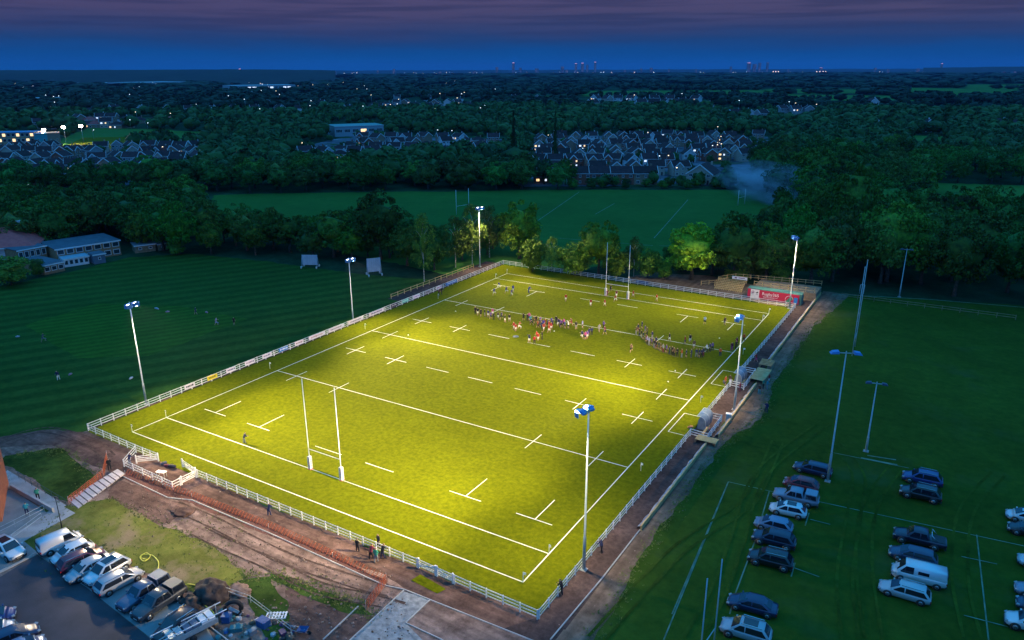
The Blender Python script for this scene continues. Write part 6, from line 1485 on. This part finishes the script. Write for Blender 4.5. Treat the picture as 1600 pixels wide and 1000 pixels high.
def heap(u,v,wpx,h,m,label,seed,cat='soil heap',nm='soil_heap'):
    p=G(u,v); wd=wpx/FPX*depth(p); g=np.random.default_rng(seed); bm=bmesh.new(); bmesh.ops.create_icosphere(bm,subdivisions=4,radius=1)
    from mathutils import noise
    for vv in bm.verts:
        k=1+.35*noise.noise(vv.co*2.2+Vector((seed,0,0)))+.12*noise.noise(vv.co*7); vv.co=Vector((vv.co.x*wd/2*k,vv.co.y*wd/2.6*k,max(-.05,vv.co.z)*h*k))
    me=bpy.data.meshes.new(nm); bm.to_mesh(me); bm.free(); me.materials.append(m); o=bpy.data.objects.new(nm,me); COL.objects.link(o); o.location=(p.x,p.y,0); tag(o,label,cat)
    for f in me.polygons: f.use_smooth=True
m_dsoil=mat('dark_soil',(.035,.022,.02),.95,(.09,.06,.05),1.5,bump=1)
heap(330,930,62,1.5,m_dsoil,'large dark soil heap behind the black off-roader',3); heap(300,945,40,.8,m_dsoil,'lower dark soil heap by the yellow hose',8); heap(375,925,40,.5,m_soil,'flat brown earth mound right of the large dark heap',5); heap(285,800,40,.45,m_mud,'small muddy mound below the boxed entrance',6)
# trailer
a,b_=G(262,1012),G(335,975); root=empty('trailer',(a+b_)/2,math.atan2((b_-a).y,(b_-a).x)); tag(root,'grey builders trailer with strapped load and a long ladder rail at the bottom edge','trailer'); l=4.6
MB().box((0,0,.7),(l,1.7,.12),m=m_steel).build('bed',parent=root)
for s in(-1,1): MB().box((0,s*.85,.95),(l,.05,.5),m=m_steel).build('side_panel',parent=root); MB().tube([(-.2,s*.9,.33),(-.2,s*1.08,.33)],[.33,.33],14,m_tyre).build('wheel',parent=root); MB().bar((-l/2-1,s*.7,1.5),(l/2+1,s*.7,1.5),.06,.08,m_trim).build('rail',parent=root)
for k in range(3): MB().box((-1.5+k*1.5,0,1.05),(1.3,1.5,.6),m=[m_steel,MATS['grey_cladding'],m_white][k]).build('crate',parent=root); MB().box((-1.5+k*1.5,0,1.37),(.1,1.56,.03),m=m_blk).build('strap',parent=root)
p,q=G(243,1004,1.6),G(336,944,1.6); root=empty('scaffold_pole',p); tag(root,'long grey scaffold pole lying over the black off-roader side','pole'); root.name='scaffold_pole'; MB().tube([(0,0,0),q-p],.05,8,m_steel).build('tube',parent=root)
for s in(0,1): c=(q-p)*s; MB().tube([c*1.0+Vector((0,0,-1.6)),c],.04,6,m_steel).build('prop',parent=root)
r=random.Random(31); gi=0
RUB=[('black',(.02,.02,.025)),('blue',(.02,.09,.26)),('pale blue',(.14,.20,.27)),('white',(.42,.42,.44)),('brown',(.14,.08,.05)),('turquoise',(.03,.17,.19)),('grey',(.2,.22,.25)),('purple',(.09,.04,.11))]
def sack(u,v,s,c,label,i):
    p=G(u,v); bm=bmesh.new(); bmesh.ops.create_icosphere(bm,subdivisions=2,radius=s); rr=random.Random(i)
    for vv in bm.verts: vv.co*=rr.uniform(.8,1.15); vv.co.z=max(-.02,vv.co.z*.75+s*.4)
    me=bpy.data.meshes.new('rubbish_sack'); bm.to_mesh(me); bm.free(); me.materials.append(mat('sack_'+c[0].replace(' ','_'),c[1],.5)); o=bpy.data.objects.new('rubbish_sack',me); COL.objects.link(o); o.location=(p.x,p.y,0); tag(o,label,'sack','sacks on the builders rubbish heap')
SK=sorted([(r.uniform(335,460),r.uniform(948,1000),r.uniform(.14,.36),r.choice(RUB)) for _ in range(52)])
for i,(u,v,s,c) in enumerate(SK):
    v=max(v,950+(u-335)*.25); sack(u,v,s,c,c[0]+' sack, '+nth(i)+' from the left on the rubbish heap by the trailer',i)
def boxy(u,v,d,c,label,az=.3,nm='crate',z=0):
    p=G(u,v); root=empty(nm,(p.x,p.y,z),az); m=mat('crate_'+c[0].replace(' ','_'),c[1],.6); t=.05; x,y,h=d; b=MB()
    for s in(-1,1): b.box((s*(x/2-t/2),0,h/2),(t,y,h),m=m); b.box((0,s*(y/2-t/2),h/2),(x-2*t,t,h),m=m)
    b.box((0,0,.03),(x-2*t,y-2*t,.05),m=m); b.build('side_panel',parent=root); MB().box((0,0,h+.02),(x+.06,y+.06,.05),m=m).build('lid',parent=root); tag(root,label,nm.replace('_',' '))
for i,(u,v,d,c,lb) in enumerate([(412,978,(1.1,.8,.7),RUB[1],'large bright blue crate on the right of the rubbish'),(370,985,(1.1,.6,.4),RUB[5],'turquoise crate in the middle of the rubbish'),(395,990,(.7,.5,.45),RUB[6],'grey crate among the sacks at the bottom'),(355,970,(.8,.8,.7),RUB[1],'dark blue crate at the left of the rubbish'),(442,992,(.7,.5,.4),RUB[7],'purple crate at the right end of the rubbish')]): boxy(u,v,d,c,lb,i*.7)
p=G(366,962); root=empty('cable_drum',(p.x,p.y,0),.8); tag(root,'big black coil of ducting with a pale strap among the rubbish','coil')
b=MB(); b.tube([(math.cos(a)*.75,.0,.9+math.sin(a)*.75) for a in [k*PI/9 for k in range(19)]],.22,8,m_black,cap=False); b.build('coil',parent=root); MB().bar((-.3,-.28,1.2),(.5,-.28,.5),.05,.3,RUB and mat('pale_strap',(.35,.45,.5))).build('strap',parent=root)
p=G(432,963); root=empty('pallet',(p.x,p.y,0),.6); tag(root,'pale slatted pallet lying on the soil right of the rubbish','pallet')
b=MB()
for k in range(7): b.box((-.9+k*.3,0,.13),(.16,1.0,.03),m=m_white)
b.build('slats',parent=root); b=MB()
for s in(-.42,0,.42): b.box((0,s,.06),(2.0,.1,.09),m=m_white)
b.build('bearers',parent=root)
fence('site_rail','thin metal site rail across the soil behind the rubbish','fence',[tuple(G(352,928).xy),tuple(G(392,942).xy),tuple(G(455,990).xy)],None,m=m_steel,h=.9,sp=3,rails=(.45,.85),pw=.05,rw=.03,rh=.05)
b_=G(474,990); root=empty('wheelbarrow',(b_.x,b_.y,0),.4); tag(root,'bright blue wheelbarrow lying near the kerb at the bottom','wheelbarrow')
MB().add([(-.5,-.35,.55),(.5,-.4,.6),(.5,.4,.6),(-.5,.35,.55),(-.3,-.2,.3),(.25,-.22,.3),(.25,.22,.3),(-.3,.2,.3)],[(4,5,6,7)[::-1],(0,4,5,1)[::-1],(1,5,6,2)[::-1],(2,6,7,3)[::-1],(3,7,4,0)[::-1]],mat('sack_blue',(.03,.16,.45))).build('tray',parent=root); MB().tube([(.6,-.05,.2),(.6,.05,.2)],[.2,.2],12,m_tyre).build('wheel',parent=root)
for s in(-1,1): MB().tube([(.6,s*.08,.2),(-.2,s*.28,.35),(-1.1,s*.3,.6)],.02,5,m_steel).build('handle',parent=root)
# small goals at the edge of the wood
for u,v,lb in((1346,459,'small white training goal at the wood edge, left of the unlit mast'),):
    p=G(u,v); root=empty('training_goal',(p.x,p.y,0),YAW); tag(root,lb,'goal'); 
    for s in(-1,1): MB().tube([(s*.5,0,0),(s*.5,0,2.2)],.05,6,m_white).build('upright',parent=root)
    MB().tube([(-.5,0,2.2),(.5,0,2.2)],.05,6,m_white).build('crossbar',parent=root)
# ------------------------------------------------------------------ smoke from a bonfire beyond the back field
sm=bpy.data.materials.new('smoke'); sm.use_nodes=True; t=sm.node_tree; t.nodes.clear(); o_=t.nodes.new('ShaderNodeOutputMaterial'); pv=t.nodes.new('ShaderNodeVolumePrincipled'); t.links.new(pv.outputs[0],o_.inputs['Volume'])
pv.inputs['Color'].default_value=(.75,.85,1,1); tcc=t.nodes.new('ShaderNodeTexCoord'); nz_=t.nodes.new('ShaderNodeTexNoise'); nz_.inputs['Scale'].default_value=2.6; nz_.inputs['Detail'].default_value=5; t.links.new(tcc.outputs['Object'],nz_.inputs['Vector'])
gr=t.nodes.new('ShaderNodeTexGradient'); gr.gradient_type='SPHERICAL'; t.links.new(tcc.outputs['Object'],gr.inputs['Vector'])
mr_=t.nodes.new('ShaderNodeMapRange'); t.links.new(nz_.outputs['Fac'],mr_.inputs[0]); mr_.inputs[1].default_value=.42; mr_.inputs[2].default_value=.72; mm_=t.nodes.new('ShaderNodeMath'); mm_.operation='MULTIPLY'; t.links.new(mr_.outputs[0],mm_.inputs[0]); t.links.new(gr.outputs['Fac'],mm_.inputs[1])
m2=t.nodes.new('ShaderNodeMath'); m2.operation='MULTIPLY'; t.links.new(mm_.outputs[0],m2.inputs[0]); m2.inputs[1].default_value=.30; t.links.new(m2.outputs[0],pv.inputs['Density'])
bm=bmesh.new(); bmesh.ops.create_icosphere(bm,subdivisions=3,radius=1); me=bpy.data.meshes.new('smoke'); bm.to_mesh(me); bm.free(); me.materials.append(sm)
o=bpy.data.objects.new('smoke',me); COL.objects.link(o); a,b2=G(1268,322,3),G(1150,262,10); o.location=(a+b2)/2; o.location.z=7; d=b2-a; o.scale=(max(24,d.length/2+8),15,9); o.rotation_euler.z=math.atan2(d.y,d.x); tag(o,kind='stuff')
# remove prototypes that were never placed
for P_ in list(HP.values())+LPR+list(PP.values()):
    if not P_.used:
        for o in [P_.r]+list(P_.r.children_recursive): bpy.data.objects.remove(o)
